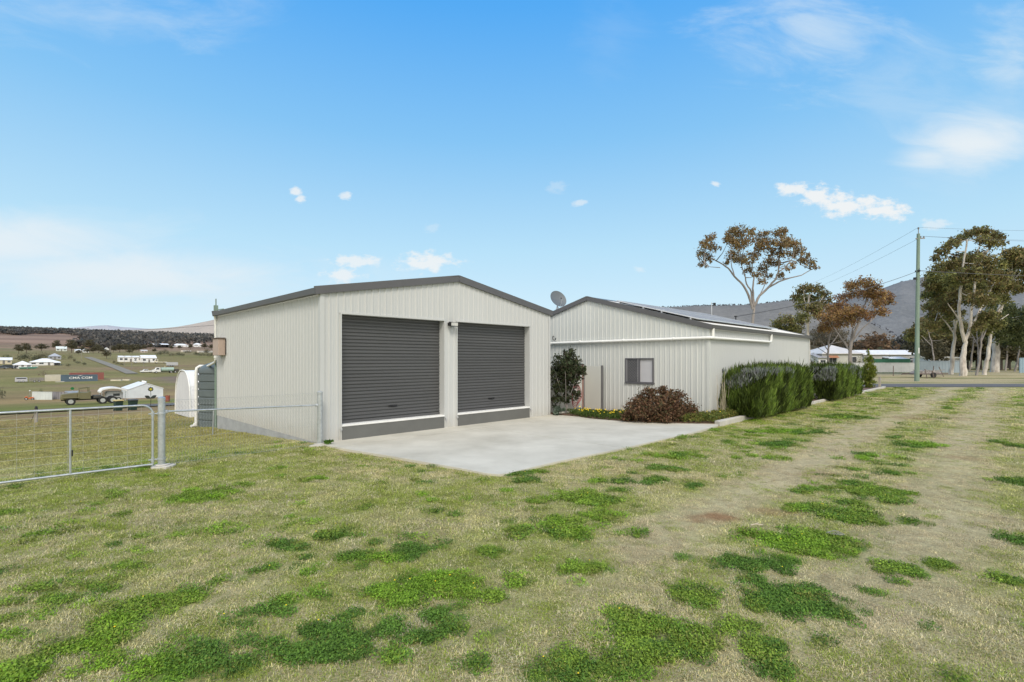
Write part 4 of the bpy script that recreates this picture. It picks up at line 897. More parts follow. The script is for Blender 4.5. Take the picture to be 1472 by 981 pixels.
PR = {'dark': proto_tree('dark_tree', DKG, 'round', 1), 'grey': proto_tree('grey_tree', FAR, 'round', 2), 'brown': proto_tree('brown_tree', [(.21,.135,.085),(.25,.16,.09),(.16,.115,.075)], 'round', 3),
      'olive': proto_tree('olive_tree', OL, 'gum', 4, 1800, BARK), 'green': proto_tree('green_bush', [(.05,.10,.03),(.035,.075,.025)], 'bush', 5, 900), 'dbush': proto_tree('dark_bush', DKG, 'bush', 6, 900),
      'yellow': proto_tree('yellow_bush', [(.22,.22,.04),(.17,.18,.04)], 'bush', 7, 400), 'red': proto_tree('twiggy_bush', [(.17,.11,.09),(.13,.09,.075),(.2,.14,.11)], 'bush', 8, 260), 'gbush': proto_tree('olive_bush', [(.11,.11,.06),(.085,.09,.05)], 'bush', 9, 900)}
_used = set()
def plant(kind, label, loc, h, w=None, group=None, cat=None):
    o = PR[kind] if kind not in _used else copy_tree(PR[kind]); _used.add(kind)
    o.location = loc; w = w or h; o.scale = (w, w, h); o.rotation_euler = (0, 0, rnd.uniform(0, 6.28)); o['label'] = label
    o['category'] = cat or ('bush' if kind in ('green', 'dbush', 'yellow', 'red', 'gbush') else 'tree')
    if group: o['group'] = group
    return o
def plant_px(kind, label, px, py, hpx, wpx=None, group=None, right=None):
    p = GP(px, py) if right is None else at(px, right); k = p[1] / F
    return plant(kind, label, p, hpx * k * 1.04, (wpx or hpx) * k * (1.05 if kind not in ('green', 'dbush', 'yellow', 'red', 'gbush') else .62), group)

# right-hand background line of trees
g = 'trees in the line behind the white fence'; lab = 'dull dark tree in the line behind the white fence and sheds'
for i, px in enumerate(range(1132, 1345, 11)):
    plant('grey' if i % 3 == 0 else 'dark', lab, at(px + rnd.uniform(-4, 4), rnd.uniform(150, 210)), rnd.uniform(7.5, 10.5), rnd.uniform(9, 12), g)
g = 'trees in the grove behind the white gums'; lab = 'olive tree in the shady grove behind the white gums'
for i, px in enumerate(range(1326, 1560, 12)):
    plant(('olive', 'dark', 'olive')[i % 3], lab, at(px + rnd.uniform(-5, 5), rnd.uniform(95, 150)), rnd.uniform(9, 14), rnd.uniform(8, 12), g)
for px, Y in ((1340, 92), (1350, 100), (1440, 92), (1452, 96), (1466, 90), (1480, 95), (1376, 104), (1391, 108), (1404, 103), (1419, 107), (1431, 104), (1362, 106)):
    plant('dark', 'low dark tree under the grove behind the white gums', at(px, Y), rnd.uniform(5.5, 7), rnd.uniform(6.5, 8), 'low dark trees under the grove')
plant_px('brown', 'rounded russet brown tree above the long white roof', 1256, 524, 52, 62, None, 140)
plant_px('gbush', 'yellow green tree top between the russet tree and the white roof', 1266, 520, 30, 44, None, 128)
plant_px('dbush', 'dark round bush beside the wall of the hip roofed house', 1236, 528, 21, 24, None, 92)
plant_px('dbush', 'dark round bush in front of the long white roofed building', 1276, 522, 19, 26, None, 100)
plant_px('dbush', 'dark bush below the eave of the shed house end', 1168, 535, 28, 22, None, 74)

# ------------------------------------------------------------------ far buildings, vehicles, yard things
def col_mat(c, rough=.55): return mat('paint_%d_%d_%d' % tuple(int(x * 255) for x in c), c, rough, .10, .6)
TIN = (.66,.67,.68)
def building(name, label, cat, loc, rz, w, d, he, hr, wall=(.7,.7,.68), roof=TIN, kind='gable', nwin=2, door=True, ridge='x', group=None, ov=.3, awning=None, open_front=False):
    t = empty(name, label, cat, loc, rz, group); WM, RM = col_mat(wall), col_mat(roof, .45); mb = MB(); h = w / 2; base = -1.2
    if open_front:
        mb.box(-h, h, d - .1, d, base, he); mb.box(-h, -h + .1, .0, d - .1, base, he); mb.box(h - .1, h, 0, d - .1, base, he)
        for k in range(5): x = -h + .2 + (w - .4) * k / 4; mb.box(x - .08, x + .08, .02, .18, base, he)
    elif kind == 'gable' and ridge == 'y': mb.prism([(-h, base), (h, base), (h, he), (0, hr - .08), (-h, he)], 0, d, lambda a, b, c: (a, c, b))
    elif kind == 'gable': mb.prism([(0, base), (d, base), (d, he), (d / 2, hr - .08), (0, he)], -h, h, lambda a, b, c: (c, a, b))
    else: mb.box(-h, h, 0, d, base, he)
    mb.build('wall', WM, t)
    mb = MB(); o = ov; e = he + .02; tk = .12
    if kind == 'hip':
        if w >= d: r0, r1 = (-h + d / 2, d / 2), (h - d / 2, d / 2)
        else: r0, r1 = (0, w / 2), (0, d - w / 2)
        B = [(-h - o, -o, e), (h + o, -o, e), (h + o, d + o, e), (-h - o, d + o, e)]; R0 = (r0[0], r0[1], hr); R1 = (r1[0] + 1e-3, r1[1], hr)
        low = [(x, y, z - tk) for x, y, z in B]
        if w >= d: mb.add(B + [R0, R1] + low, [(0, 1, 5, 4), (1, 2, 5), (2, 3, 4, 5), (3, 0, 4), (0, 6, 7, 1), (1, 7, 8, 2), (2, 8, 9, 3), (3, 9, 6, 0), (9, 8, 7, 6)])
        else: mb.add(B + [R0, R1] + low, [(0, 1, 4), (1, 2, 5, 4), (2, 3, 5), (3, 0, 4, 5), (0, 6, 7, 1), (1, 7, 8, 2), (2, 8, 9, 3), (3, 9, 6, 0), (9, 8, 7, 6)])
    elif kind == 'skillion': mb.prism([(-o, he), (d + o, hr), (d + o, hr - .12), (-o, he - .12)], -h - o, h + o, lambda a, b, c: (c, a, b))
    elif ridge == 'y': mb.prism([(-h - o, e - .1), (0, hr), (h + o, e - .1), (h + o, e - .1 + tk), (0, hr + tk), (-h - o, e - .1 + tk)], -o, d + o, lambda a, b, c: (a, c, b))
    else: mb.prism([(-o, e - .1), (d / 2, hr), (d + o, e - .1), (d + o, e - .1 + tk), (d / 2, hr + tk), (-o, e - .1 + tk)], -h - o, h + o, lambda a, b, c: (c, a, b))
    mb.build('roof', RM, t)
    if not open_front:
        slots = nwin + (1 if door else 0)
        for k in range(slots):
            x = -h + w * (k + .5) / slots
            if door and k == slots // 2:
                mb = MB(); mb.box(x - .45, x + .45, -.04, .02, .05, min(2.0, he - .15)); mb.build('door', col_mat((.2, .19, .18)), t)
            else:
                ww = min(.9, w / slots * .32); mb = MB(); z0, z1 = he * .38, he * .78
                mb.box(x - ww, x + ww, -.05, .02, z0 - .06, z1 + .06); f = mb.build('window', col_mat((.75,.75,.74)), t)
                mb = MB(); mb.box(x - ww + .07, x - .02, -.062, -.03, z0, z1); mb.box(x + .02, x + ww - .07, -.062, -.03, z0, z1); mb.build('pane', GLASS, f)
                if awning and k == 0:
                    mb = MB(); mb.prism([(-.03, z1 + .3), (-.7, z1 - .15), (-.7, z1 - .22), (-.03, z1 + .2)], x - ww - .15, x + ww + .15, lambda a, b, c: (c, a, b)); mb.build('awning', col_mat(awning), f)
    return t
def VL(px, py):
    p = GP(px, py); r = p[0] / p[1]; return p, p[1] / (F * S2 * (1 - r)), p[1] / F
def vbuild(name, label, cat, px0, px1, pyb, pyt, d=7., eave=.62, **k):
    p, kx, kz = VL((px0 + px1) / 2, pyb); w = (px1 - px0) * kx; h = (pyb - pyt) * kz
    return building(name, label, cat, p, R45, w, d, h * eave, h, **k)

# right side
p = at(1211, 105)
building('timber_house', 'pale timber house with pyramid tin roof beyond the white fence', 'house', p, 0, 8.4, 8.4, 3.25, 5.25, (.50,.50,.46), (.58,.56,.54), 'hip', 2, False, awning=(.35,.17,.10), ov=.35)
p = at(1183, 104); building('house_porch', 'white enclosed porch at the left end of the pyramid roofed house', 'porch', p, 0, 1.9, 3., 2.4, 3.3, (.68,.68,.67), (.34,.33,.33), 'skillion', 1, False)
p = at(1282, 122); building('long_house', 'long low house with white roof right of the pyramid roofed house', 'house', p, 0, 13.6, 7, 3.2, 4.25, (.42,.42,.42), (.74,.74,.74), 'gable', 4, False)
p = at(1360, 96); building('fibro_shed', 'low white shed behind the blue grey fence', 'shed', p, 0, 6.2, 4, 2.3, 2.75, (.62,.64,.66), (.55,.53,.46), 'skillion', 0, False)
p = at(1298, 104); building('garden_shed', 'small pale lean-to beside the long white roofed house', 'shed', p, 0, 3.2, 3, 1.95, 2.6, (.55,.55,.55), (.74,.74,.74), 'skillion', 1, False)
def sheet_fence(label, pa, pb, h, m, pitch=2.4, name='sheet_fence'):
    a, b_ = Vector(pa), Vector(pb); L = (b_ - a).length; t = empty(name, label, 'fence', pa, math.atan2(b_.y - a.y, b_.x - a.x))
    mb = MB(); clad(mb, lambda s, q, z: (s, -q, z), [(0, L, -.05, h)], pitch=.38, d=.03); mb.build('sheet', m, t)
    mb = MB(); mb.box(-.03, L + .03, -.045, .02, h, h + .05); mb.build('rail', m, t)
    k = 0.
    while k <= L: mb = MB(); mb.box(k - .035, k + .035, .005, .08, -.05, h - .01); mb.build('post', m, t); k += pitch * 2
    return t
sheet_fence('long white sheet fence across the block beyond the street', at(1150, 79), at(1319, 77), 1.45, col_mat((.74,.74,.74)), 4)
sheet_fence('blue grey sheet fence right of the green pole', at(1319.5, 77), at(1386, 75), 1.75, col_mat((.36,.43,.48)), 3)
sheet_fence('dark green sheet fence behind the white fence', at(1257, 93), at(1309, 92), 2.05, col_mat((.035,.13,.085)), 4)
sheet_fence('dark blue sheet fence at the far right edge', at(1466, 74), at(1490, 74), 2.2, col_mat((.25,.35,.42)), 3)

PB_ = at(1318, 45.6)
pole = empty('power_pole', 'tall green treated timber power pole beside the street', 'power pole', PB_)
mb = MB(); mb.tube([(0, 0, -.2), (.05, 0, 6), (.14, 0, 13.5)], .195, 16, True, .125); mb.build('shaft', POLEM, pole, True)
mb = MB(); mb.tube([(.14, 0, 13.4), (.14, 0, 13.95)], .03, 8); mb.lathe([(.02, 0), (.07, .03), (.05, .07), (.08, .1), (.05, .14), (.07, .17), (0, .2)], 12, (.14, 0, 13.9)); mb.build('top_insulator', mat('porcelain', (.2,.18,.17), .3), pole, True)
mb = MB(); mb.bar((-.1, 0, 13.05), (.66, -.08, 13.08), .08, .09); c = mb.build('crossarm', BARKG, pole)
for x in (.3, .58): mb = MB(); mb.lathe([(.02, 0), (.06, .02), (.045, .06), (.065, .09), (0, .15)], 12, (x, -.06, 13.13)); mb.build('insulator', mat('porcelain', (.2,.18,.17), .3), c, True)
mb = MB(); mb.box(-.02, .16, -.2, .2, 10.0, 10.16); mb.tube([(.06, -.2, 10.3), (.06, -.2, 10.1)], .02, 6); mb.build('service_bracket', BLACK, pole)
mb = MB(); mb.box(-.28, -.12, -.12, .08, 9.3, 9.5); mb.build('link_box', BLACK, pole)
# pale painted figure on the pole
cu = bpy.data.curves.new('numeral', 'FONT'); cu.body = '1'; cu.size = .75; cu.align_x = 'CENTER'; cu.extrude = .004
tmpo = bpy.data.objects.new('tmp', cu); COL.objects.link(tmpo); bpy.context.view_layer.update(); me = bpy.data.meshes.new_from_object(tmpo); bpy.data.objects.remove(tmpo)
o = new_obj('painted_number', me, pole, None); me.materials.clear(); me.materials.append(WHITEP); o.location = (.02, -.205, 2.55); o.rotation_euler = (math.pi / 2, 0, math.radians(-12))

def wire(label, a, b, sag, r=.0085, group='overhead power lines'):
    a = Vector(a); b = Vector(b); t = tag(bpy.data.objects.new('power_line', bpy.data.meshes.new('power_line')), label, 'power line', group); mb = MB(); n = 28
    pts = [Vector((0, 0, 0)).lerp(b - a, i / n) - Vector((0, 0, sag * 4 * (i / n) * (1 - i / n))) for i in range(n + 1)]
    mb.tube(pts, r, 5); t.data.from_pydata(mb.v, [], mb.f); t.data.materials.append(mat('wire_grey', (.09,.09,.095), .6)); t.location = a; COL.objects.link(t); return t
X0, Y0 = PB_[0], PB_[1]
wire('topmost wire running right from the tip of the green pole', (X0 + .14, Y0, 14.08), (X0 + 40, Y0 - 2, 13.8), .5)
wire('upper crossarm wire running right from the green pole, nearer the shaft', (X0 + .3, Y0 - .06, 13.27), (X0 + 40, Y0 - 2, 13.0), .6)
wire('lower crossarm wire running right from the outer insulator of the green pole', (X0 + .58, Y0 - .06, 13.25), (X0 + 40, Y0 - 3, 12.7), .7)
wire('thick bundled wire running right from the middle of the green pole', (X0 + .1, Y0 - .1, 10.1), (X0 + 40, Y0 - 2, 9.3), .5, .028)
wire('dark service wire from the pole bracket to the shed house roof', (X0 + .0, Y0, 10.05), W(HU + HL - .3, HV + 3.4, 4.30), .35, .02)
wire('thin wire running away left from the tip of the green pole', (X0 + .14, Y0, 14.08), PZ(1160, 410, 110), .4, .010)
wire('thin wire running away left from the crossarm of the green pole', (X0 + .4, Y0, 13.2), PZ(1158, 419, 110), .4, .010)
wire('faint wire crossing the valley behind the garage', PZ(-160, 467, 95), PZ(360, 463.5, 62), 1.4, .022)

sj = empty('scrap_trailer', 'old flat trailer heaped with scrap beside the green pole', 'trailer', at(1329, 55.5), .05)
mb = MB(); mb.box(-1.9, 2.0, -.8, .8, .36, .46); mb.bar((-1.9, 0, .4), (-2.7, 0, .34), .08, .08); mb.build('tray', RUST, sj)
for x in (.2, ):
    for s in (-1, 1): mb = MB(); mb.tube([(x, s * .82, .28), (x, s * .98, .28)], .29, 14); mb.build('wheel', RUBBER, sj, True)
mb = MB(); mb.prism([(-1.2, 0), (1.5, 0), (1.2, .22), (-.3, .34), (-1.0, .2)], -.6, .6, lambda a, b, c: (a, c, .461 + b)); mb.build('scrap_heap', mat('scrap', (.26,.24,.23), .7, .5, 6.), sj)
mb = MB()
for k in range(7): a = rnd.uniform(-1.5, 1.5); mb.bar((a, rnd.uniform(-.9, .6), .72), (a + rnd.uniform(-1.2, 1.2), rnd.uniform(-.9, .6), .85), .06, .06)
mb.build('loose_timber', WOOD, sj)
g = 'rusty steel stakes round the scrap trailer'
for i, (px, Y, h, tl) in enumerate(((1333, 52.5, 1.0, -.25), (1343, 52.3, .85, -.22), (1357, 58, 1.15, -.6), (1341, 57.2, 1.25, .1))):
    mb = MB(); mb.bar((0, 0, -.1), (tl, 0, h), .06, .05, (0, 1, 0)); o = mb.build('steel_stake', RUST); o.location = at(px, Y); tag(o, 'thin rusty steel stake leaning among the scrap around the trailer', 'stake', g)
mb = MB(); mb.bar((0, 0, -.1), (.02, 0, 1.2), .06, .06, (0, 1, 0)); o = mb.build('star_picket', RUST); o.location = at(1284, 60); tag(o, 'dark steel picket standing in front of the white fence', 'stake')

# left valley houses
WH = (.78,.78,.77)
vbuild('long_shed', 'long cream shed with white roof at the left edge of the valley', 'shed', -14, 17, 523.5, 514.5, 8, wall=(.62,.56,.42), roof=WH, nwin=3)
vbuild('white_house', 'white hip roofed house behind the green boat', 'house', 19, 46, 530, 519, 8, .5, wall=WH, roof=WH, kind='hip', nwin=2)
vbuild('white_house', 'long white low house with dark carport at its right end', 'house', 43, 87, 525.5, 515.5, 10, .48, wall=WH, roof=(.8,.8,.8), kind='hip', nwin=3)
p, kx, kz = VL(82, 525.6); cp = building('carport', 'dark open carport at the right end of the long white house', 'carport', (p[0] + .6, p[1] - .6, p[2]), R45, 8 * kx, 3, 4 * kz, 5 * kz, (.06,.06,.065), (.75,.75,.75), 'skillion', 0, False, open_front=True)
vbuild('grey_house', 'grey roofed house behind the long white house', 'house', 70, 88, 517, 508, 9, .5, wall=(.36,.37,.39), roof=(.40,.42,.46), kind='hip', nwin=2)
vbuild('pale_house', 'pale house half hidden among the dark trees on the rise', 'house', 81, 96, 505, 498.3, 8, .5, wall=(.62,.66,.60), roof=(.66,.70,.66), nwin=2)
vbuild('white_cottage', 'small white cottage at the foot of the wood, right of the pale house', 'house', 108, 116, 507, 502.3, 8, .6, wall=WH, roof=WH, nwin=1)
vbuild('white_cottage', 'small white cottage at the foot of the wood with a wide gable', 'house', 119, 128, 507, 501.6, 8, .6, wall=WH, roof=WH, nwin=1, ridge='y')
vbuild('white_cottage', 'tall white cottage at the foot of the wood beside a dark tree', 'house', 151, 157, 506.5, 499.8, 8, .65, wall=WH, roof=WH, nwin=1, ridge='y')
vbuild('tan_cottage', 'small tan cottage right of the wood edge', 'house', 203, 212, 507, 503.2, 8, .6, wall=(.55,.47,.40), roof=(.66,.62,.58), nwin=1)
vbuild('white_shed', 'long white transportable building behind the parked trucks', 'building', 171, 205, 520.5, 512, 6, .8, wall=WH, roof=(.8,.8,.8), nwin=4)
vbuild('white_house', 'white gabled house right of the long transportable building', 'house', 204, 225, 521.3, 511, 9, .62, wall=WH, roof=WH, nwin=2)
vbuild('open_shed', 'dark open fronted shed with white roof below the wood', 'shed', 221, 243, 500, 493.8, 12, .7, wall=(.10,.10,.10), roof=(.78,.78,.78), kind='skillion', open_front=True)
vbuild('white_farmhouse', 'long white farmhouse below the wood, right of the open shed', 'house', 249, 271, 499, 494.3, 12, .5, wall=WH, roof=(.76,.76,.76), kind='hip', nwin=3)
vbuild('white_farmhouse', 'square white farmhouse below the wood, nearest the garage wall', 'house', 279, 290, 499, 493.3, 10, .6, wall=WH, roof=WH, kind='hip', nwin=3)
vbuild('hillside_house', 'faint pale house standing up among the wood', 'house', 264, 278, 489, 485.2, 14, .5, wall=(.45,.44,.42), roof=(.52,.51,.50), nwin=2)
t = vbuild('white_gable_shed', 'wide white gabled steel shed beyond the lower street', 'shed', 185, 235, 572, 551.5, 9, .62, wall=(.62,.67,.69), roof=(.72,.75,.77), ridge='y', nwin=0, door=False, ov=.08)
mb = MB(); p, kx, kz = VL(210, 572); h = (572 - 551.5) * kz
for k in range(3): mb.lathe([(.0, -.1), (.16, -.05), (.22, .12), (.14, .28), (0, .3)], 12, (0, .6 + k * 1.6, h + .18))
mb.build('roof_vent', WHITE, t, True)

# shipping containers
def container(label, px0, px1, pyb, pyt, c, text=None, dv=0.):
    p, kx, kz = VL((px0 + px1) / 2, pyb); w = (px1 - px0) * kx; h = (pyb - pyt) * kz
    t = empty('shipping_container', label, 'container', (p[0] - S2 * dv, p[1] + S2 * dv, float(terr(p[0] - S2 * dv, p[1] + S2 * dv))), R45, 'shipping containers in the valley'); M = col_mat(c)
    mb = MB(); hw = w / 2; D = 2.6
    clad(mb, lambda a, q, z: (a, -q, z), [(-hw + .1, hw - .1, .15, h - .12)], pitch=.30, d=.05); clad(mb, lambda a, q, z: (hw + q - .05, a, z), [(.1, D - .1, .15, h - .12)], pitch=.3, d=.04)
    clad(mb, lambda a, q, z: (-hw - q + .05, a, z), [(.1, D - .1, .15, h - .12)], pitch=.3, d=.04); mb.box(-hw + .05, hw - .05, .1, D - .05, h - .1, h - .04); mb.box(-hw + .1, hw - .1, D - .15, D - .1, .15, h - .1); mb.build('body', M, t)
    mb = MB()
    for x in (-hw, hw - .14):
        for y in (-.06, D - .08): mb.box(x, x + .14, y, y + .14, -.3, h)
    for y in (-.055, D - .07): mb.box(-hw + .14, hw - .14, y, y + .1, h - .12, h - .005); mb.box(-hw + .14, hw - .14, y, y + .1, .0, .15)
    mb.build('frame', M, t)
    for y in (.35, .95, 1.5, 2.1): mb = MB(); mb.tube([(hw + .03, y, .2), (hw + .03, y, h - .2)], .025, 6); mb.build('lock_rod', GALV, t)
    if text:
        cu = bpy.data.curves.new('lettering', 'FONT'); cu.body = text; cu.size = h * .46; cu.align_x = 'CENTER'; cu.align_y = 'CENTER'; cu.extrude = .006; cu.offset = .018
        q = bpy.data.objects.new('tmp', cu); COL.objects.link(q); bpy.context.view_layer.update(); me = bpy.data.meshes.new_from_object(q); bpy.data.objects.remove(q)
        me.materials.clear(); o = new_obj('lettering', me, t, WHITEP); o.location = (hw * .06, -.075, h * .53); o.rotation_euler = (math.pi / 2, 0, 0); o.scale = (1.25, 1, 1)
        mb = MB(); mb.prism([(-.9, 0), (.1, .12), (.9, .42), (.2, .32)], -.078, -.06, lambda a, b, c: (a, c, h * .78 + b)); mb.build('swoosh_mark', WHITEP, t)
    return t
container('cream shipping container left of the blue one', 65, 88, 548.2, 539.2, (.62,.58,.48))
container('dark blue shipping container with white lettering', 88.4, 141, 548.6, 539, (.10,.145,.19), 'CMA CGM')
container('red brown shipping container standing behind the blue one', 101, 150.5, 546.6, 536.4, (.30,.115,.095), dv=1.5)

WHEELN = 14
def wheel(t, x, y, r, w=.22):
    mb = MB(); mb.tube([(x, y - w / 2, r), (x, y + w / 2, r)], r, WHEELN); o = mb.build('wheel', RUBBER, t, True)
    mb = MB(); mb.tube([(x, y - w / 2 - .012, r), (x, y + w / 2 + .012, r)], r * .55, WHEELN); mb.build('rim', ALU, o, True)
def van_like(name, label, cat, loc, rz, side, w, c, wins, wheels, wr=.34, group=None):
    """side: profile polygon (x,z) of the body; wins: window polygons"""
    t = empty(name, label, cat, loc, rz, group); mb = MB(); mb.prism(side, -w / 2, w / 2, lambda a, b, cc: (a, cc, b)); mb.build('body', col_mat(c, .35), t, bevel=.04)
    for q in wins:
        mb = MB(); mb.prism(q, -w / 2 - .012, w / 2 + .012, lambda a, b, cc: (a, cc, b)); mb.build('window', GLASS, t)
    for x in wheels:
        for s in (-1, 1): wheel(t, x, s * (w / 2 - .12), wr)
    return t
CARP = [(-2.2,.35),(2.2,.35),(2.25,.8),(1.35,.95),(.75,1.45),(-.75,1.5),(-1.4,1.0),(-2.25,.95)]
CARW = [[(.1,.98),(1.1,.98),(.68,1.38),(.1,1.42)],[(0,.98),(0,1.42),(-.7,1.42),(-1.15,1.0)]]
UTEP = [(-2.5,.4),(2.4,.4),(2.5,.85),(1.45,1.0),(.9,1.6),(-.5,1.65),(-.62,1.0),(-2.5,1.0)]
UTEW = [[(.2,1.05),(1.2,1.05),(.82,1.5),(.2,1.52)],[(.12,1.05),(.12,1.52),(-.42,1.54),(-.46,1.05)]]
def veh(px, py): p = GP(px, py); return p
van_like('parked_car', 'dark parked car at the left edge beside the cream shed', 'car', veh(3, 530.5), R45, CARP, 1.75, (.10,.12,.14), CARW, (-1.35, 1.35), group='dark cars parked by the cream shed')
van_like('parked_car', 'dark parked wagon next to the white hip roofed house', 'car', veh(13, 530.3), R45 + .2, [(-2.3,.35),(2.3,.35),(2.35,.95),(1.4,1.1),(.8,1.8),(-2.2,1.8),(-2.35,1.0)], 1.8, (.05,.06,.075), [[(-1.9,1.12),(.95,1.12),(.66,1.65),(-1.9,1.65)]], (-1.4, 1.4), .38, 'dark cars parked by the cream shed')
van_like('parked_ute', 'white ute parked on the grass left of the tanker truck', 'ute', veh(210.5, 536), R45 + math.pi, UTEP, 1.8, (.78,.78,.78), UTEW, (-1.55, 1.5), .38)
# green boat on trailer
p, kx, kz = VL(41, 531); L_ = 28 * kx
bt = empty('green_boat', 'long dark green boat hull in front of the white hip roofed house', 'boat', p, R45)
mb = MB(); mb.prism([(-L_ * .5, .9), (-L_ * .46, .3), (L_ * .36, .3), (L_ * .5, 1.05)], -.9, .9, lambda a, b, c: (a, c, b)); mb.build('hull', col_mat((.02,.17,.115)), bt)
mb = MB(); mb.prism([(-L_ * .5, .9), (L_ * .5, 1.05), (L_ * .5, 1.25), (-L_ * .5, 1.1)], -.95, .95, lambda a, b, c: (a, c, b)); mb.build('gunwale', col_mat((.7,.75,.72)), bt)
for s in (-1, 1): wheel(bt, -.5, s * .95, .32)
# silver trailer, slatted trailer
p, kx, kz = VL(30.5, 550.3); w_ = 18 * kx; h_ = 7.3 * kz
tr = empty('silver_trailer', 'silver box trailer left of the cream container', 'trailer', p, R45); mb = MB(); mb.prism([(-w_/2, .35), (w_/2, .35), (w_/2, h_ - .2), (w_/2 - .3, h_), (-w_/2 + .2, h_), (-w_/2, h_ - .3)], 0, 2.2, lambda a, b, c: (a, c, b)); mb.build('body', mat('silver', (.50,.49,.52), .4, .08, 1.), tr, bevel=.05)
mb = MB(); mb.box(-w_/2 + .4, w_/2 - .3, -.02, .01, h_ * .72, h_ * .92); mb.build('window', GLASS, tr)
for x in (-.5, .5): wheel(tr, x, .08, .33)
p, kx, kz = VL(53, 549.8); w_ = 22 * kx
tr = empty('slatted_trailer', 'low grey slatted trailer between the silver trailer and cream container', 'trailer', p, R45); mb = MB(); mb.box(-w_/2, w_/2, 0, 2, .45, .55); mb.build('deck', WOOD, tr)
mb = MB()
for z in (.75, 1.1, 1.45): mb.box(-w_/2, w_/2, -.03, 0, z, z + .14); mb.box(-w_/2, w_/2, 2.0, 2.03, z, z + .14)
for k in range(7): x = -w_/2 + w_ * k / 6; mb.box(x - .05, x + .05, -.06, -.032, .5, 1.7)
mb.build('side_slats', BARKG, tr)
for x in (-.6, .6): wheel(tr, x, .1, .36); wheel(tr, x, 1.9, .36)
p, kx, kz = VL(60, 549.4); o = MB().tube([(0, -.1, 1.0), (0, .1, 1.0)], .55, 18).build('cable_drum', BARKG); o.location = p; o.rotation_euler = (0, 0, R45); tag(o, 'pale round cable drum standing beside the cream container', 'drum')
# yard screen by the lower street
def vfence(label, px0, px1, pyb, pyt, m, name='sheet_fence'):
    a = GP(px0, pyb); b_ = GP(px1, pyb); return sheet_fence(label, a, b_, (pyb - pyt) * a[1] / F, m, 3, name)
vfence('pale corrugated yard fence left of the green truck', 46, 75, 575.0, 563.5, col_mat((.55,.60,.60)))
vfence('grey paling screen between the pale fence and the green truck', 75.4, 97, 574.4, 563.8, mat('grey_palings', (.26,.25,.26), .8, .5, 1.2, stretch=(4,1,.2)), 'paling_fence')
p, kx, kz = VL(104, 574.2); building('dark_shed', 'small dark open shed behind the cab of the green truck', 'shed', p, R45, 14 * kx, 2.5, 9.5 * kz, 11 * kz, (.055,.052,.055), (.3,.3,.3), 'skillion', 0, False, open_front=True)
p, kx, kz = VL(85, 573.9)
mb = MB(); mb.box(-.25, .25, -.1, .3, 0, .9 * 1.1); mb.box(-.2, .2, -.12, -.1, .3, .8); o = mb.build('white_fridge', WHITE); o.location = (p[0] + .5, p[1] - .6, p[2]); o.rotation_euler = (0, 0, R45); tag(o, 'old white appliance standing against the grey paling screen', 'appliance')
p, kx, kz = VL(41.5, 575.3); dr = empty('orange_mower', 'small orange ride-on mower left of the pale corrugated fence', 'mower', p, R45)
mb = MB(); mb.prism([(-.6, .25), (.7, .25), (.7, .55), (.15, .6), (.1, .45), (-.15, .45), (-.2, .75), (-.6, .7)], -.3, .3, lambda a, b, c: (a, c, b)); mb.build('body', col_mat((.55,.13,.03)), dr, bevel=.03)
for x, r in ((-.4, .27), (.5, .2)):
    for s in (-1, 1): wheel(dr, x, s * .36, r, .16)
mb = MB(); mb.tube([(.2, 0, .6), (.05, 0, .95)], .02, 6); mb.build('steering_column', BLACK, dr)
# army truck
p, kx, kz = VL(127, 581.3)
tk = empty('army_truck', 'old olive green cab chassis truck parked beyond the lower street', 'truck', p, R45 + math.pi)
OLV_ = col_mat((.17,.155,.085))
mb = MB(); mb.prism([(1.2,.75),(2.9,.75),(3.0,1.0),(2.9,1.55),(1.55,1.7),(1.2,1.7)], -.75, .75, lambda a, b, c: (a, c, b)); mb.build('bonnet', OLV_, tk, bevel=.06)
mb = MB(); mb.prism([(-.2,.8),(1.2,.8),(1.2,1.7),(1.05,1.75),(.1,1.72),(-.2,1.9)], -.95, .95, lambda a, b, c: (a, c, b)); mb.build('cab', OLV_, tk, bevel=.04)
mb = MB()
for s in (-1, 1): mb.prism([(1.35 + .85 * math.cos(a) + .55, .55 + .72 * math.sin(a)) for a in [math.pi * k / 10 for k in range(11)]] + [(1.15, .55), (1.9 - .62, .55)], s * .98 - .25, s * .98 + .25, lambda a, b, c: (a, c, b)) if False else mb.box(1.05, 2.75, s * .98 - .25, s * .98 + .25, 1.0, 1.1)
mb.build('mudguard', OLV_, tk, bevel=.03)
mb = MB(); mb.box(1.0, 1.06, -.85, .85, 1.75, 2.25); f = mb.build('windscreen_frame', OLV_, tk); mb = MB(); mb.box(.99, 1.07, -.75, .75, 1.82, 2.18); mb.build('pane', GLASS, f)
mb = MB(); mb.tube([(.0, -.9, 1.7), (.0, -.9, 2.45), (.0, .9, 2.45), (.0, .9, 1.7)], .06, 6); mb.tube([(0, -.9, 2.42), (1.03, -.9, 2.3)], .05, 6); mb.tube([(0, .9, 2.42), (1.03, .9, 2.3)], .05, 6); mb.build('hoop', OLV_, tk)
mb = MB(); mb.bar((2.9, -.4, .75), (-3.2, -.4, .75), .1, .22); mb.bar((2.9, .4, .75), (-3.2, .4, .75), .1, .22)
for x in (-3.1, -1.6, -.4): mb.box(x, x + .12, -.5, .5, .68, .84)
mb.build('chassis', BLACK, tk)
mb = MB(); mb.box(-.5, .9, -.85, -.45, .6, 1.15); mb.box(-1.4, -.5, -.7, .7, .86, 1.25); mb.build('fuel_tank', mat('dark_scrap', (.08,.075,.065), .7, .4, 5.), tk)
for x in (1.95, -1.5, -2.65):
    for s in (-1, 1): wheel(tk, x, s * .98, .53, .32)
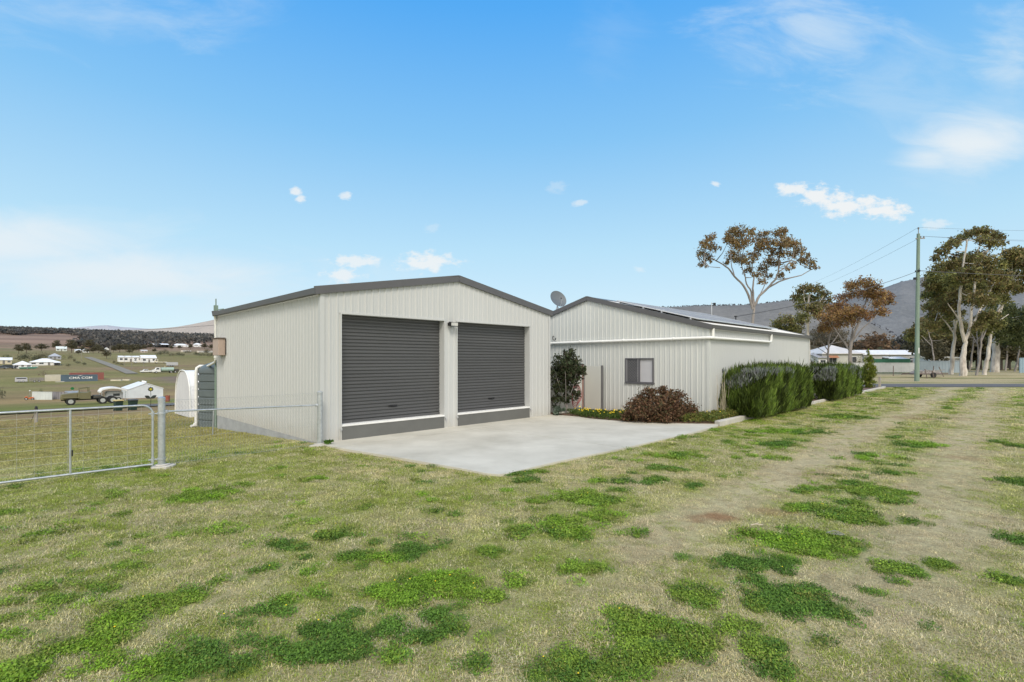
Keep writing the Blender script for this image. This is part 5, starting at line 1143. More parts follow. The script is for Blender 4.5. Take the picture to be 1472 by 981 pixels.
# shelter with curved white awning over a grey caravan
p, kx, kz = VL(165, 577.2); w_ = 24 * kx; h_ = 14 * kz
cv = empty('grey_caravan', 'grey boxy caravan under a white awning roof', 'caravan', p, R45); mb = MB(); mb.prism([(-w_/2, .4), (w_/2, .4), (w_/2, h_ - .2), (w_/2 - .2, h_), (-w_/2 + .2, h_), (-w_/2, h_ - .2)], 0, 2.2, lambda a, b, c: (a, c, b)); mb.build('body', mat('caravan_grey', (.40,.41,.43), .5, .12, 1.5), cv, bevel=.04)
mb = MB(); mb.box(-w_ * .1, w_ * .3, -.02, .01, h_ * .55, h_ * .8); mb.build('window', GLASS, cv); wheel(cv, -.3, .08, .34); wheel(cv, .5, .08, .34)
aw = empty('awning_roof', 'white curved awning roof on thin posts above the grey caravan', 'awning', (p[0], p[1], p[2]), R45); w2 = 38 * kx; zt = 20.5 * kz; mb = MB()
P_ = [(-w2 * .56 + w2 * k / 12, zt - .75 * abs(k / 12 - .45) ** 2 * 2.2 - (.0 if k else .3)) for k in range(13)]
mb.prism(P_ + [(a, b - .22) for a, b in P_[::-1]], -.7, 3.0, lambda a, b, c: (a, c, b)); mb.build('canopy', FABR, aw)
for x in (-w2 * .5, w2 * .38):
    for y in (-.6, 2.9): mb = MB(); mb.tube([(x, y, -.2), (x, y, zt - .5)], .04, 6); mb.build('post', GALV, aw)
p, kx, kz = VL(146, 578); dbr = shrub('twiggy_weeds', 'dry twiggy weeds growing behind the truck under the awning', 'plant', p, [(0, 0, .8, 1.2, 1.0, .9), (.6, .2, 1.3, .6, .6, .8)], 420, .16, [(.13,.115,.10),(.09,.085,.07),(.2,.185,.17)], .2)
# wheelie bins
def bin_(label, px, py, lid):
    p = GP(px, py); t = empty('wheelie_bin', label, 'bin', p, R45 + .15, 'wheelie bins at the kerb of the lower street'); mb = MB()
    mb.add([(-.24,-.28,.06),(.24,-.28,.06),(.24,.28,.06),(-.24,.28,.06),(-.31,-.36,.98),(.31,-.36,.98),(.31,.36,.98),(-.31,.36,.98)], [(0,3,2,1),(4,5,6,7),(0,1,5,4),(1,2,6,5),(2,3,7,6),(3,0,4,7)]); mb.build('body', col_mat((.022,.045,.035)), t, bevel=.02)
    mb = MB(); mb.prism([(-.35,-.41),(.35,-.41),(.35,.40),(-.35,.40)], .982, 1.05); mb.prism([(-.29,-.34),(.29,-.34),(.29,.34),(-.29,.34)], 1.05, 1.09); mb.build('lid', lid, t, bevel=.015)
    for s in (-1, 1): mb = MB(); mb.tube([(s * .22, .34, .1), (s * .28, .34, .1)], .1, 12); mb.build('wheel', RUBBER, t, True)
    mb = MB(); mb.tube([(-.2, .44, .96), (.2, .44, .96)], .016, 6); mb.build('handle', BLACK, t)
bin_('dark wheelie bin with pale yellow lid seen over the gate', 170, 591.3, col_mat((.60,.50,.24)))
bin_('dark wheelie bin with dark grey lid seen over the gate', 191, 590.5, col_mat((.12,.13,.135)))
# tanker truck etc
p, kx, kz = VL(238, 536.6)
tt = empty('tanker_truck', 'white cabbed truck with pale green tank parked on the grass', 'truck', p, R45 + math.pi); q = 38 * kx / 8.2
def s3(l): return [(a * q, b) for a, b in l]
mb = MB(); mb.prism(s3([(1.6,.6),(4.1,.6),(4.1,1.5),(3.3,1.75),(2.9,2.7),(1.7,2.75)]), -1.1, 1.1, lambda a, b, c: (a, c, b)); cb = mb.build('cab', col_mat((.76,.76,.75)), tt, bevel=.06)
mb = MB(); mb.prism(s3([(2.1,1.75),(3.1,1.75),(2.8,2.5),(2.1,2.5)]), -1.115, 1.115, lambda a, b, c: (a, c, b)); mb.build('window', GLASS, cb)
mb = MB(); mb.box(-4.0 * q, 3.9 * q, -.45, .45, .6, .85); mb.build('chassis', BLACK, tt)
mb = MB(); mb.tube([(-2.6 * q, 0, 1.75), (-2.5 * q, 0, 1.75), (1.3 * q, 0, 1.75), (1.4 * q, 0, 1.75)], [.75, .98, .98, .75], 18); mb.build('tank', col_mat((.36,.48,.42)), tt, True)
mb = MB(); mb.tube([(.2 * q, 0, 2.7), (.2 * q, 0, 3.5)], .12, 8); mb.build('hatch', col_mat((.62,.56,.36)), tt)
mb = MB(); mb.box(-4.1 * q, -2.7 * q, -1.0, 1.0, .86, 1.9); mb.build('rear_equipment', mat('dark_scrap', (.08,.075,.065), .7, .4, 5.), tt)
for x in (3.0 * q, -1.6 * q, -2.9 * q):
    for s in (-1, 1): wheel(tt, x, s * .95, .52, .3)
p, kx, kz = VL(248, 527.2); w_ = 16 * kx
t = empty('grey_trailer', 'grey tarped trailer parked behind the tanker truck', 'trailer', p, R45); mb = MB(); mb.prism([(-w_/2,.7),(w_/2,.7),(w_/2,2.2),(w_/2-.5,2.5),(-w_/2+.5,2.5),(-w_/2,2.2)], 0, 2.3, lambda a, b, c: (a, c, b)); mb.build('tarp', col_mat((.46,.47,.48)), t)
for x in (-1.6, -.4, .8): wheel(t, x, .1, .45); wheel(t, x, 2.2, .45)
TRK = [(-3.2,.6),(3.2,.6),(3.25,1.6),(2.7,2.6),(1.5,2.6),(1.45,1.0),(-3.2,1.0)]
TRW = [[(1.9,1.65),(2.95,1.65),(2.6,2.4),(1.9,2.4)]]
van_like('white_truck', 'white tray truck in front of the long transportable building', 'truck', GP(201, 522.5), R45 + math.pi, TRK, 2.2, (.74,.74,.74), TRW, (-2.1, 2.2), .46)
van_like('white_truck', 'cream tray truck right of the white gabled house', 'truck', GP(231, 522.6), R45 + math.pi, TRK, 2.2, (.66,.62,.5), TRW, (-2.1, 2.2), .46)
for px, py, lb in ((164, 522.5, 'first dark rounded shrub along the paddock fence, nearest the road'), (169, 524, 'middle dark rounded shrub along the paddock fence'), (175, 525.5, 'last dark rounded shrub along the paddock fence, nearest the wire posts')):
    plant_px('dbush', lb, px, py, 4.5, 7, 'dark shrubs along the paddock fence')
def pole_px(label, px, pyb, pyt, r=.1):
    p = GP(px, pyb); h = (pyb - pyt) * p[1] / F; t = empty('street_pole', label, 'power pole', p, R45, 'slender poles in the valley'); mb = MB(); mb.tube([(0,0,-.3),(0,0,h)], r, 8, True, r * .7); mb.build('shaft', BARKG, t)
    mb = MB(); mb.box(-.7, .7, -.05, .05, h - .5, h - .38); mb.build('crossarm', BARKG, t)
pole_px('slender pole in front of the long transportable building, nearest the road', 178.5, 527, 511); pole_px('slender pole in front of the middle of the transportable building', 189.5, 530, 511); pole_px('short slender pole right of the white ute', 206.5, 528, 520, .08)
pole_px('slender pole against the dark trees at the wood edge', 159, 514, 497); pole_px('slender pole at the top of the side road', 117, 520, 507)
for px0, px1, py in ((160, 175, 547.8), (176.5, 187, 547.3)):
    a = GP(px0, py); b_ = GP(px1, py); mb = MB(); mb.bar((0, 0, .25), Vector(b_) - Vector(a) + Vector((0, 0, .25)), .9, .5); o = mb.build('concrete_beam', mat('pale_beam', (.55,.51,.41), .85, .12, 1.)); o.location = a
    tag(o, 'longer pale concrete beam lying on the grass right of the red container' if px0 == 160 else 'shorter pale concrete beam lying end to end with the longer one', 'beam')
for px, py, hh, lb in ((86, 549.6, 1., 'pale slab lying in front of the blue container'),):
    p = GP(px, py); mb = MB(); mb.box(-1.2, 1.2, -.3, .3, -.1, .25); o = mb.build('stone_slab', KERB); o.location = p; o.rotation_euler = (0, 0, R45); tag(o, lb, 'slab')
p = GP(104, 574.0); t = empty('green_sign', 'round green board on a thin stake behind the olive truck', 'sign', p, R45); kz = p[1] / F
mb = MB(); mb.tube([(0,0,0),(0,0,14*kz)], .03, 6); mb.build('stake', GALV, t); mb = MB(); mb.prism([(2.1*kz*math.cos(a), 2.0*kz*math.sin(a)) for a in [2*math.pi*k/14 for k in range(14)]], -.03, .03, lambda a, b, c: (a, c, 15.2*kz + b)); mb.build('board', col_mat((.02,.16,.045)), t)
plant_px('green', 'bright green rounded bush top behind the pale corrugated fence', 59, 573.2, 14.5, 8)
p = GP(43, 574.3); t = empty('white_lamp_post', 'white globe on a thin stake left of the pale corrugated fence', 'lamp', p, R45); kz = p[1] / F
mb = MB(); mb.tube([(0,0,0),(0,0,11.5*kz)], .025, 6); mb.build('stake', GALV, t); mb = MB(); mb.lathe([(0,-.12),(.1,-.07),(.14,0),(.1,.08),(0,.13)], 12, (0,0,12.3*kz)); mb.build('globe', WHITE, t, True)
p = GP(52, 608.5); t = empty('strainer_post', 'short grey timber strainer post with dark cap beyond the gate', 'post', p, R45); kz = p[1] / F; h = 25 * kz
mb = MB(); mb.tube([(0,0,-.2),(0,0,h*.8)], .075, 10, True, .07); mb.build('post', WOOD, t, True); mb = MB(); mb.tube([(0,0,h*.8),(0,0,h*.97)], .085, 10, True, .05); mb.build('cap', BLACK, t, True)
mb = MB(); mb.tube([(0,-.08,h*.7),(-.15,-.1,h*.35),(-.22,-.1,.1),(-.5,-.1,.03)], .012, 6); mb.tube([(0,-.08,h*.75),(-.9,-.2,h*.5),(-1.6,-.3,h*.42)], .006, 5); mb.build('loose_wire', BLACK, t)
p = GP(241, 577.5); t = empty('red_drum', 'red brown steel drum beside the fabric shelter', 'drum', p, R45); mb = MB(); mb.lathe([(0,0),(.29,0),(.3,.02),(.29,.28),(.305,.3),(.29,.32),(.29,.58),(.305,.6),(.29,.62),(.29,.86),(.3,.88),(.27,.88),(.27,.85),(0,.85)], 20); mb.build('shell', col_mat((.30,.085,.06)), t, True)
mb = MB(); mb.tube([(.12,.1,.85),(.12,.1,.875)], .03, 8); mb.build('bung', GALV, t)
# valley trees
for a in (('dark','dark rounded tree left of the pair above the white houses',27,509,14,14),('dark','dark rounded tree right of the pair above the white houses',38,508,15,17),('dark','broad dark tree between the white houses and the pale house',60,505,11,18),('gbush','wide olive thicket behind the white hip roofed house',42,521,13.5,36),
          ('dbush','wide dark thicket behind the long white house',62,516,10,28),('dark','dense dark tree left of the pale house',81,504,15,14),('dark','tall dense dark tree right of the pale house',103,508,20,20),('green','bright green bush above the cream shed',10,516,6.5,13),('yellow','yellow flowering bush beside the grey house',92,515.5,6,9),
          ('dbush','dark bush beside the yellow flowering bush, upper one',101,517,8,8),('dbush','dark bush beside the yellow flowering bush, lower one',107,520.5,6,7),('red','bare reddish twiggy bush behind the cream container',62,541,10.5,17),('gbush','dry olive bush at the left edge above the lower street',-1,573.5,17,18),
          ('dark','dark tree standing alone at the wood edge beside the tall cottage',153,516,13,13),('gbush','olive bush below the open fronted shed',236,511,9,16),('dbush','dark bush right of the olive bush in the paddock',247,512,5,12),('dbush','dark bush left of the pale strips in the paddock',270,508,5,14),('dbush','dark bush below the square white farmhouse',297,508,7,16),('gbush','low olive bush near the garage wall in the paddock',283,511,5,16),
          ('dark','dark tree standing above the white cottages',128,502,14,16),('dark','dark tree in front of the wood left of the tall cottage',142,508,12,14),('dark','dark tree in front of the wood right of the tall cottage',172,507,13,14),('dark','dark tree in front of the wood near the tan cottage',190,508,13,15)):
    plant_px(a[0], a[1], a[2], a[3], a[4], a[5])
for px0, px1, py in ((261, 274, 506.4), (284, 312, 507.2)):
    a = GP(px0, py); b_ = GP(px1, py); mb = MB(); mb.bar((0, 0, .9), Vector(b_) - Vector(a) + Vector((0, 0, .9)), 3, 2.2); o = mb.build('poly_tunnel', mat('pale_tunnel', (.60,.55,.48), .8, .1, .2), bevel=.5); o.location = a
    tag(o, 'short pale low tunnel in the far paddock' if px0 == 261 else 'long pale low tunnel in the far paddock beside the garage wall', 'tunnel')

for i, (px, py, hp) in enumerate(((118,506.5,9),(125,508,7),(134,508,9),(147,508.5,9),(163,507,10),(181,506,11),(199,505,10),(207,503.5,8),(216,502,8),(113,510,7),(246,503,6),(258,502.5,6),(274,502,7),(294,502,8),(304,503,8),(140,505,10),(186,509,7),(222,507,6))):
    plant_px('dark', 'small dark tree at the foot of the wood among the pale cottages', px, py, hp, hp * 1.25, 'small trees at the foot of the wood')
for i, (px, py, hp) in enumerate(((228,511,5),(256,511.5,5),(262,512,4.5),(290,512.5,5),(300,513,5),(306,512,5),(112,523,4),(121,525,4),(98,527,4),(33,516,6),(52,518,6),(75,521,5))):
    plant_px('gbush', 'low dull bush in the paddocks around the valley houses', px, py, hp, hp * 2.4, 'low bushes in the valley paddocks')
# the far wood: one mass of thousands of crowns
def wood():
    V = []; C = []; n = 0
    for _ in range(9000):
        px = rng.uniform(-60, 345); t = rng.uniform(0, 1)
        if px < 104 + 16 * rng.uniform() ** 2: py = rng.uniform(473, 483)
        else: py = 474 + (506 - 474) * t ** 1.1 + 0
        if py > 484 and px < 118 + 10 * math.sin(py * .5) + 8 * rng.uniform(): continue
        if px >= 104 and py > 503 - 6 * smooth(200, 300, px) - 4 * smooth(150, 112, px): continue
        if px > 205 and py > 492.5 and rng.random() < .93: continue
        if px < 104 and py > 477 + 6 * float(fbm(np.array(px * .06), np.array(3.), 2, 4)): continue
        V.append((px, py))
    return np.array(V)
pp = wood(); rows = []
ts = np.geomspace(300, 3200, 1500)
for px, py in pp:
    zz = H + ts * (HY - py) / F; gz_ = terr(ts * (px - CX) / F, ts); k = np.argmax(zz < gz_)
    if zz[k] < gz_[k]: rows.append(((px - CX) / F * ts[k], ts[k], gz_[k]))
for px in rng.uniform(-60, 345, 900):                       # the skyline row
    Y = rng.uniform(1380, 1560); x = (px - CX) / F * Y; rows.append((x, Y, float(terr(x, Y))))
rows = np.array(rows); LV = []; LC = []
for (x, y, z) in rows:
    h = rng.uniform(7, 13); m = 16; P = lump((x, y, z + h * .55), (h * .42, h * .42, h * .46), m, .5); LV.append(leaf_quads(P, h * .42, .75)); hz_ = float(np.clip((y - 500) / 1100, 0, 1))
    base = np.array(((.092,.088,.080),(.115,.105,.09),(.075,.075,.066),(.135,.12,.10))[rng.integers(0, 4)]) * (1 + .5 * hz_) + np.array((.010,.011,.015)) * hz_  # farther crowns paler and bluer: distance haze put into the leaf colour
    LC.append(base[None] * rng.uniform(.6, 1.35, (m, 1)))
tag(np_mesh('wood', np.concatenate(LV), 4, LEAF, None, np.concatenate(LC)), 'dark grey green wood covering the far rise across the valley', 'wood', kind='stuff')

# ------------------------------------------------------------------ hills
def hill(name, ridge, Y, depth, cols, seed, rough=.03, base=0., foot=None):
    """ridge: (px, py) skyline at distance Y"""
    rx = [((p - CX) / F) * Y for p, q in ridge]; rz_ = [H + (HY - q) / F * Y for p, q in ridge]
    nx, ny = 260, 46; xs = np.linspace(rx[0], rx[-1], nx); h = np.interp(xs, rx, rz_); V = []; 
    for j in range(ny):
        t = j / (ny - 1); s = smooth(0, 1, np.array(t / .72)) if t < .72 else 1 - .35 * ((t - .72) / .28)
        y = Y - depth * .72 + depth * t
        xx = xs * (y / Y)
        n = fbm(xx / (Y * .10) + seed, np.full(nx, y / (Y * .10)), 4, seed) - .5
        V.append(np.column_stack([xx, np.full(nx, y), base + (h - base) * s * (1 + n * rough * 6 * (1 - abs(float(s))) ) + n * rough * h * .4 * (1 if t < .7 else .3)]))
    V = np.concatenate(V); mb = MB(); mb.v = [tuple(v) for v in V]; mb.f = [(j*nx+i, j*nx+i+1, (j+1)*nx+i+1, (j+1)*nx+i) for j in range(ny-1) for i in range(nx-1)]
    m = bpy.data.materials.new(name + '_cover'); nt = _nodes(m); N = nt.nodes; out = N.new('ShaderNodeOutputMaterial'); p = N.new('ShaderNodeBsdfPrincipled'); p.inputs['Roughness'].default_value = 1; p.inputs['Specular IOR Level'].default_value = 0; _l(nt, p.outputs[0], out.inputs[0])
    g = N.new('ShaderNodeNewGeometry'); a = N.new('ShaderNodeTexNoise'); a.inputs['Scale'].default_value = .05; a.inputs['Detail'].default_value = 7; a.inputs['Roughness'].default_value = .7; _l(nt, g.outputs['Position'], a.inputs[0])
    b = N.new('ShaderNodeTexNoise'); b.inputs['Scale'].default_value = .004; b.inputs['Detail'].default_value = 5; _l(nt, g.outputs['Position'], b.inputs[0])
    ad = N.new('ShaderNodeMath'); ad.operation = 'MULTIPLY_ADD'; ad.inputs[1].default_value = .55; _l(nt, a.outputs[0], ad.inputs[0]); 
    mu = N.new('ShaderNodeMath'); mu.operation = 'MULTIPLY'; mu.inputs[1].default_value = .45; _l(nt, b.outputs[0], mu.inputs[0]); _l(nt, mu.outputs[0], ad.inputs[2])
    r = N.new('ShaderNodeValToRGB'); r.color_ramp.elements[0].position = .36; r.color_ramp.elements[1].position = .64; r.color_ramp.elements[0].color = (*cols[0], 1); r.color_ramp.elements[1].color = (*cols[1], 1); _l(nt, ad.outputs[0], r.inputs[0]); _l(nt, r.outputs[0], p.inputs['Base Color'])  # distance haze is mixed into these base colours
    bp = N.new('ShaderNodeBump'); bp.inputs['Strength'].default_value = .5; bp.inputs['Distance'].default_value = 12; _l(nt, a.outputs[0], bp.inputs['Height']); _l(nt, bp.outputs[0], p.inputs['Normal'])
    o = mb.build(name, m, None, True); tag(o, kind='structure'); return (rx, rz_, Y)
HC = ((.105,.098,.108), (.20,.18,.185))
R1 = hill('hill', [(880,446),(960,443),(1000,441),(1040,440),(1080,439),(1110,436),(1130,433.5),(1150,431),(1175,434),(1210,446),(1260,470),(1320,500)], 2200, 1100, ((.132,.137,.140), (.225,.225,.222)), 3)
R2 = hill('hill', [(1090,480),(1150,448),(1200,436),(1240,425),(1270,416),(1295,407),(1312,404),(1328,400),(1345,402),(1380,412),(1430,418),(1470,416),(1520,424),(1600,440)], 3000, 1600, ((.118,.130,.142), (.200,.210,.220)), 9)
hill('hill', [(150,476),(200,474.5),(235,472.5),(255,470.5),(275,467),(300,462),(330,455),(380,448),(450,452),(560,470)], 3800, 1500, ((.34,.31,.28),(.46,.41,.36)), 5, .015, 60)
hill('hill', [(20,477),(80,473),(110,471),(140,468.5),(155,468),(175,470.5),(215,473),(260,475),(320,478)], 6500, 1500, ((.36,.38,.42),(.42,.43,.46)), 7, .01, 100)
# trees on the skyline of the right-hand hills
LV = []; LC = []
for (rx, rz_, Y), n in ((R1, 420), (R2, 420)):
    for x in rng.uniform(rx[0], rx[-1], n):
        h = rng.uniform(5, 12) * Y / 2200; z = np.interp(x, rx, rz_) + h * .30; P = lump((x, Y + rng.uniform(-25, 5), z), (h * .38, h * .38, h * .4), 9, .5); LV.append(leaf_quads(P, h * .4, .8)); LC.append(np.full((9, 3), (.12,.112,.115)) * rng.uniform(.7, 1.3, (9, 1)))
tag(np_mesh('ridge_trees', np.concatenate(LV), 4, LEAF, None, np.concatenate(LC)), 'tiny dark trees lining the skyline of the grey hills', 'trees', kind='stuff')

# ------------------------------------------------------------------ grass tufts (stuff)
GRASS = leaf_mat('grass_blade', .7, .2, True)
def tuft(name, nb, rad, hlo, hhi, wid, lean, leafy=False, seed=0):
    r_ = np.random.default_rng(seed); V = []; Fc = []; C = []
    for k in range(nb):
        a = r_.uniform(0, 6.283); d = rad * math.sqrt(r_.uniform()); bx, by = d * math.cos(a), d * math.sin(a); t = r_.uniform(.72, 1.3); n = len(V)
        if leafy:
            z = r_.uniform(hlo, hhi); s = r_.uniform(.0045, .0105); q = r_.uniform(0, 6.283); tx, ty = r_.normal(0, .5, 2)
            for i in range(4): aa = q + i * math.pi / 2; ex, ey = s * math.cos(aa) * (1 if i % 2 else .7), s * math.sin(aa) * (1 if i % 2 else .7); V.append((bx + ex, by + ey, max(.002, z + ex * tx + ey * ty)))
            Fc.append((n, n + 1, n + 2, n + 3)); C += [t] * 4
        else:
            L = r_.uniform(hlo, hhi); th = abs(r_.normal(lean, .35)); th = min(th, 1.5); az = r_.uniform(0, 6.283); dx, dy = math.cos(az), math.sin(az); w = wid * r_.uniform(.7, 1.4)
            h1, o1 = L * .55 * math.cos(th * .7), L * .55 * math.sin(th * .7); h2, o2 = h1 + L * .45 * math.cos(min(1.7, th * 1.25)), o1 + L * .45 * math.sin(min(1.7, th * 1.25))
            V += [(bx - dy * w, by + dx * w, -.005), (bx + dy * w, by - dx * w, -.005), (bx + dx * o1 + dy * w * .8, by + dy * o1 - dx * w * .8, h1), (bx + dx * o1 - dy * w * .8, by + dy * o1 + dx * w * .8, h1), (bx + dx * o2, by + dy * o2, max(.001, h2))]
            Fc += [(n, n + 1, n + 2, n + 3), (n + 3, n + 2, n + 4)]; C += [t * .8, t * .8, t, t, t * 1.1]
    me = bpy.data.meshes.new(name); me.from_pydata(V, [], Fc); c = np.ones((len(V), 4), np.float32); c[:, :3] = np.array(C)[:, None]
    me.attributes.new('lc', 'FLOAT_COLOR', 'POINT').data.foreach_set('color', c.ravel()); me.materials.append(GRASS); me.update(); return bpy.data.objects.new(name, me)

def scatter(name, label, protos, P, rotz, scl, colr):
    coll = bpy.data.collections.new(name + '_tufts')
    for p in protos: coll.objects.link(p)
    me = bpy.data.meshes.new(name); me.vertices.add(len(P)); me.vertices.foreach_set('co', np.asarray(P, np.float32).ravel())
    R = np.zeros((len(P), 3), np.float32); R[:, 2] = rotz; me.attributes.new('rot', 'FLOAT_VECTOR', 'POINT').data.foreach_set('vector', R.ravel())
    me.attributes.new('scl', 'FLOAT', 'POINT').data.foreach_set('value', np.asarray(scl, np.float32))
    c = np.ones((len(P), 4), np.float32); c[:, :3] = colr; me.attributes.new('lc', 'FLOAT_COLOR', 'POINT').data.foreach_set('color', c.ravel()); me.update()
    o = new_obj(name, me); tag(o, label, 'grass', kind='stuff')
    nt = bpy.data.node_groups.new(name, 'GeometryNodeTree'); nt.interface.new_socket('Geometry', in_out='INPUT', socket_type='NodeSocketGeometry'); nt.interface.new_socket('Geometry', in_out='OUTPUT', socket_type='NodeSocketGeometry')
    N = nt.nodes; gi = N.new('NodeGroupInput'); go = N.new('NodeGroupOutput'); ip = N.new('GeometryNodeInstanceOnPoints'); ci = N.new('GeometryNodeCollectionInfo')
    ci.inputs['Collection'].default_value = coll; ci.inputs['Separate Children'].default_value = True; ci.inputs['Reset Children'].default_value = True; ip.inputs['Pick Instance'].default_value = True
    nr = N.new('GeometryNodeInputNamedAttribute'); nr.data_type = 'FLOAT_VECTOR'; nr.inputs[0].default_value = 'rot'; ns = N.new('GeometryNodeInputNamedAttribute'); ns.data_type = 'FLOAT'; ns.inputs[0].default_value = 'scl'
    e2r = N.new('FunctionNodeEulerToRotation'); rv = N.new('FunctionNodeRandomValue'); rv.data_type = 'INT'; rv.inputs[4].default_value = 0; rv.inputs[5].default_value = len(protos) - 1
    L = nt.links.new; L(gi.outputs[0], ip.inputs['Points']); L(ci.outputs[0], ip.inputs['Instance']); L(nr.outputs['Attribute'], e2r.inputs[0]); L(e2r.outputs[0], ip.inputs['Rotation']); L(ns.outputs['Attribute'], ip.inputs['Scale']); L(rv.outputs[2], ip.inputs['Instance Index']); L(ip.outputs[0], go.inputs[0])
    md = o.modifiers.new('scatter', 'NODES'); md.node_group = nt; return o

def sample(y0, y1, dens, margin=2.5):
    n = int(dens * (y1 - y0) * 2 * (y1 * 1.06 + margin)); y = rng.uniform(y0, y1, n); x = rng.uniform(-(y1 * 1.06 + margin), y1 * 1.06 + margin, n)
    k = np.abs(x) < y * 1.06 + margin; return x[k], y[k]
xs, ys, sc = [], [], []
for y0, y1, d, s in ((2.0, 5.5, 420, .95), (5.5, 9.5, 230, 1.2), (9.5, 15, 110, 1.5), (15, 24, 40, 2.0), (24, 36, 16, 2.7)):
    a, b = sample(y0, y1, d); xs.append(a); ys.append(b); sc.append(np.full(len(a), s))
x = np.concatenate(xs); y = np.concatenate(ys); s = np.concatenate(sc); u = (x + y) * S2; v = (y - x) * S2
bad = inside(APRON, x, y) | inside(BEDP, x, y) | ((u > GU - .02) & (u < GU + GW) & (v > GV - .05) & (v < GV + GD)) | ((u > 13) & (v > 6.9)) | ((y > 35.5) & (x > 5))
k = ~bad; x, y, s, u, v = x[k], y[k], s[k], u[k], v[k]
c, g = ground_col(x, y); brown = bare_field(x, y); trk = np.clip(track(x, y), 0, 1); N_ = len(x)
z = terr(x, y) + np.where(v < 11, (fbm(x * .5, y * .5, 3, 2) - .5) * .05 - .02, 0)
keep = rng.uniform(0, 1, N_) > brown * .95
keep &= rng.uniform(0, 1, N_) > .55 * (fbm(x * 3.3, y * 3.3, 2, 55) < .34)
keep &= rng.uniform(0, 1, N_) > trk * .35
clov = (g > .15 + .6 * rng.uniform(0, 1, N_)) & keep; dry = (~clov | (rng.uniform(0, 1, N_) < .12)) & keep
br = rng.uniform(.55, 1.55, N_)[:, None]; straw = rng.uniform(0, 1, N_)[:, None] < .24
cd = np.where(straw, np.array((.56, .51, .33)) * rng.uniform(.7, 1.15, N_)[:, None], c * 1.28 * br)
gs = np.clip(g[:, None] * .6 + c[:, 1:2], 0, 1)
side_ = np.clip(.30 * smooth(2.4, 3.6, v) * smooth(7.5, 5.5, v) * smooth(7, 11, u) + .25 * np.exp(-((v - 1.8) / .5) ** 2) * smooth(5, 8, u) + .2 * smooth(.2, -1., v) - .7 * trk, -.6, .5)
olive = rng.uniform(0, 1, N_)[:, None] < (side_ * (.4 + 1.2 * fbm(x * 1.7, y * 1.7, 2, 7)) + .13 + .46 * smooth(.36, .64, .06 * smooth(1, -2, x) + fbm(x * .8, y * .8, 3, 61) + .10 * smooth(6, 12, v)))[:, None]
cd = np.where(olive & ~straw, np.array((.25, .30, .062)) * rng.uniform(.65, 1.35, N_)[:, None], cd)
halo = (trk < .5) & (g > .02) & (g < .35) & (rng.uniform(0, 1, N_) < .5); cd = np.where(((trk > .35) & (rng.uniform(0, 1, N_) < .75))[:, None], np.array((.47, .40, .255)) * rng.uniform(.65, 1.35, N_)[:, None], cd); cd = np.where(halo[:, None], np.array((.15, .215, .05)) * rng.uniform(.6, 1.3, N_)[:, None], cd)
lime = (fbm(x * 2.2 + 5, y * 2.2, 3, 123) + .05 * smooth(1, 8, v) + .05 * smooth(1, -2, x) > .56) & (rng.uniform(0, 1, N_) < .5)
cd = np.where(lime[:, None], np.array((.25, .31, .045)) * rng.uniform(.6, 1.3, N_)[:, None], cd)
slope = ((y - x) * S2 > 12.5) & (x < 0); cd = np.where((slope & (rng.uniform(0, 1, N_) < .85))[:, None], c * np.array((1.10, 1.16, 1.2)) * br, cd)
dry_s = s * rng.uniform(.7, 1.25, N_) * (1 - .45 * trk)
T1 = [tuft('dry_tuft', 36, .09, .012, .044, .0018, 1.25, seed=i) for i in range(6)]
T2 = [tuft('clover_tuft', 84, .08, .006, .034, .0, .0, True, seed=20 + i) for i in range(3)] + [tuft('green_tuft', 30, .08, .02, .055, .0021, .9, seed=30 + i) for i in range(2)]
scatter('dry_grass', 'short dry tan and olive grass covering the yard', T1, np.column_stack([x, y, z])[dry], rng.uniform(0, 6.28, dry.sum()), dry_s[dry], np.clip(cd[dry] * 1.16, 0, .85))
lush = fbm(x * 1.1, y * 1.1, 3, 66)[:, None]
cg = (np.array((.080, .155, .022)) * (1 - smooth(.42, .6, lush)) + np.array((.150, .26, .022)) * smooth(.42, .6, lush)) * rng.uniform(.7, 1.35, N_)[:, None]
frag = fbm(x * .8 + 40, y * .8, 3, 88); limey = (rng.uniform(0, 1, N_) < smooth(.42, .62, frag + .12 * smooth(1.5, -2.5, x)) * .75)
cg = np.where(limey[:, None], np.array((.17, .255, .032)) * rng.uniform(.6, 1.3, N_)[:, None], cg)
cg = np.where(rng.uniform(0, 1, N_)[:, None] < .08, np.array((.17, .2, .04)), cg)
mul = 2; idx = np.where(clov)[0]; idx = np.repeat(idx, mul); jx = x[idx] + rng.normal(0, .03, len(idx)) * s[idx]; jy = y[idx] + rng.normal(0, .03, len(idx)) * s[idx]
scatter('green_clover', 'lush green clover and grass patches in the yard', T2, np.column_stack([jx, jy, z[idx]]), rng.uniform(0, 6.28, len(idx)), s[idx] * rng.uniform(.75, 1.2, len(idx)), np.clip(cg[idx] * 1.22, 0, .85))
fi = rng.choice(np.where(clov & (y < 9))[0], 42, replace=False); mb = MB()
for i in fi:
    r = rnd.uniform(.005, .009); h = rnd.uniform(.045, .075); c0 = (x[i], y[i], z[i] + h); mb.add([(c0[0] + r * math.cos(q * math.pi / 3), c0[1] + r * math.sin(q * math.pi / 3), c0[2]) for q in range(6)] + [(c0[0], c0[1], c0[2] + .006)], [(q, (q + 1) % 6, 6) for q in range(6)])
tag(mb.build('wild_flowers', mat('yellow_petal', (.80,.58,.02), .6)), 'tiny yellow wild flowers scattered through the green patches', 'flowers', kind='stuff')
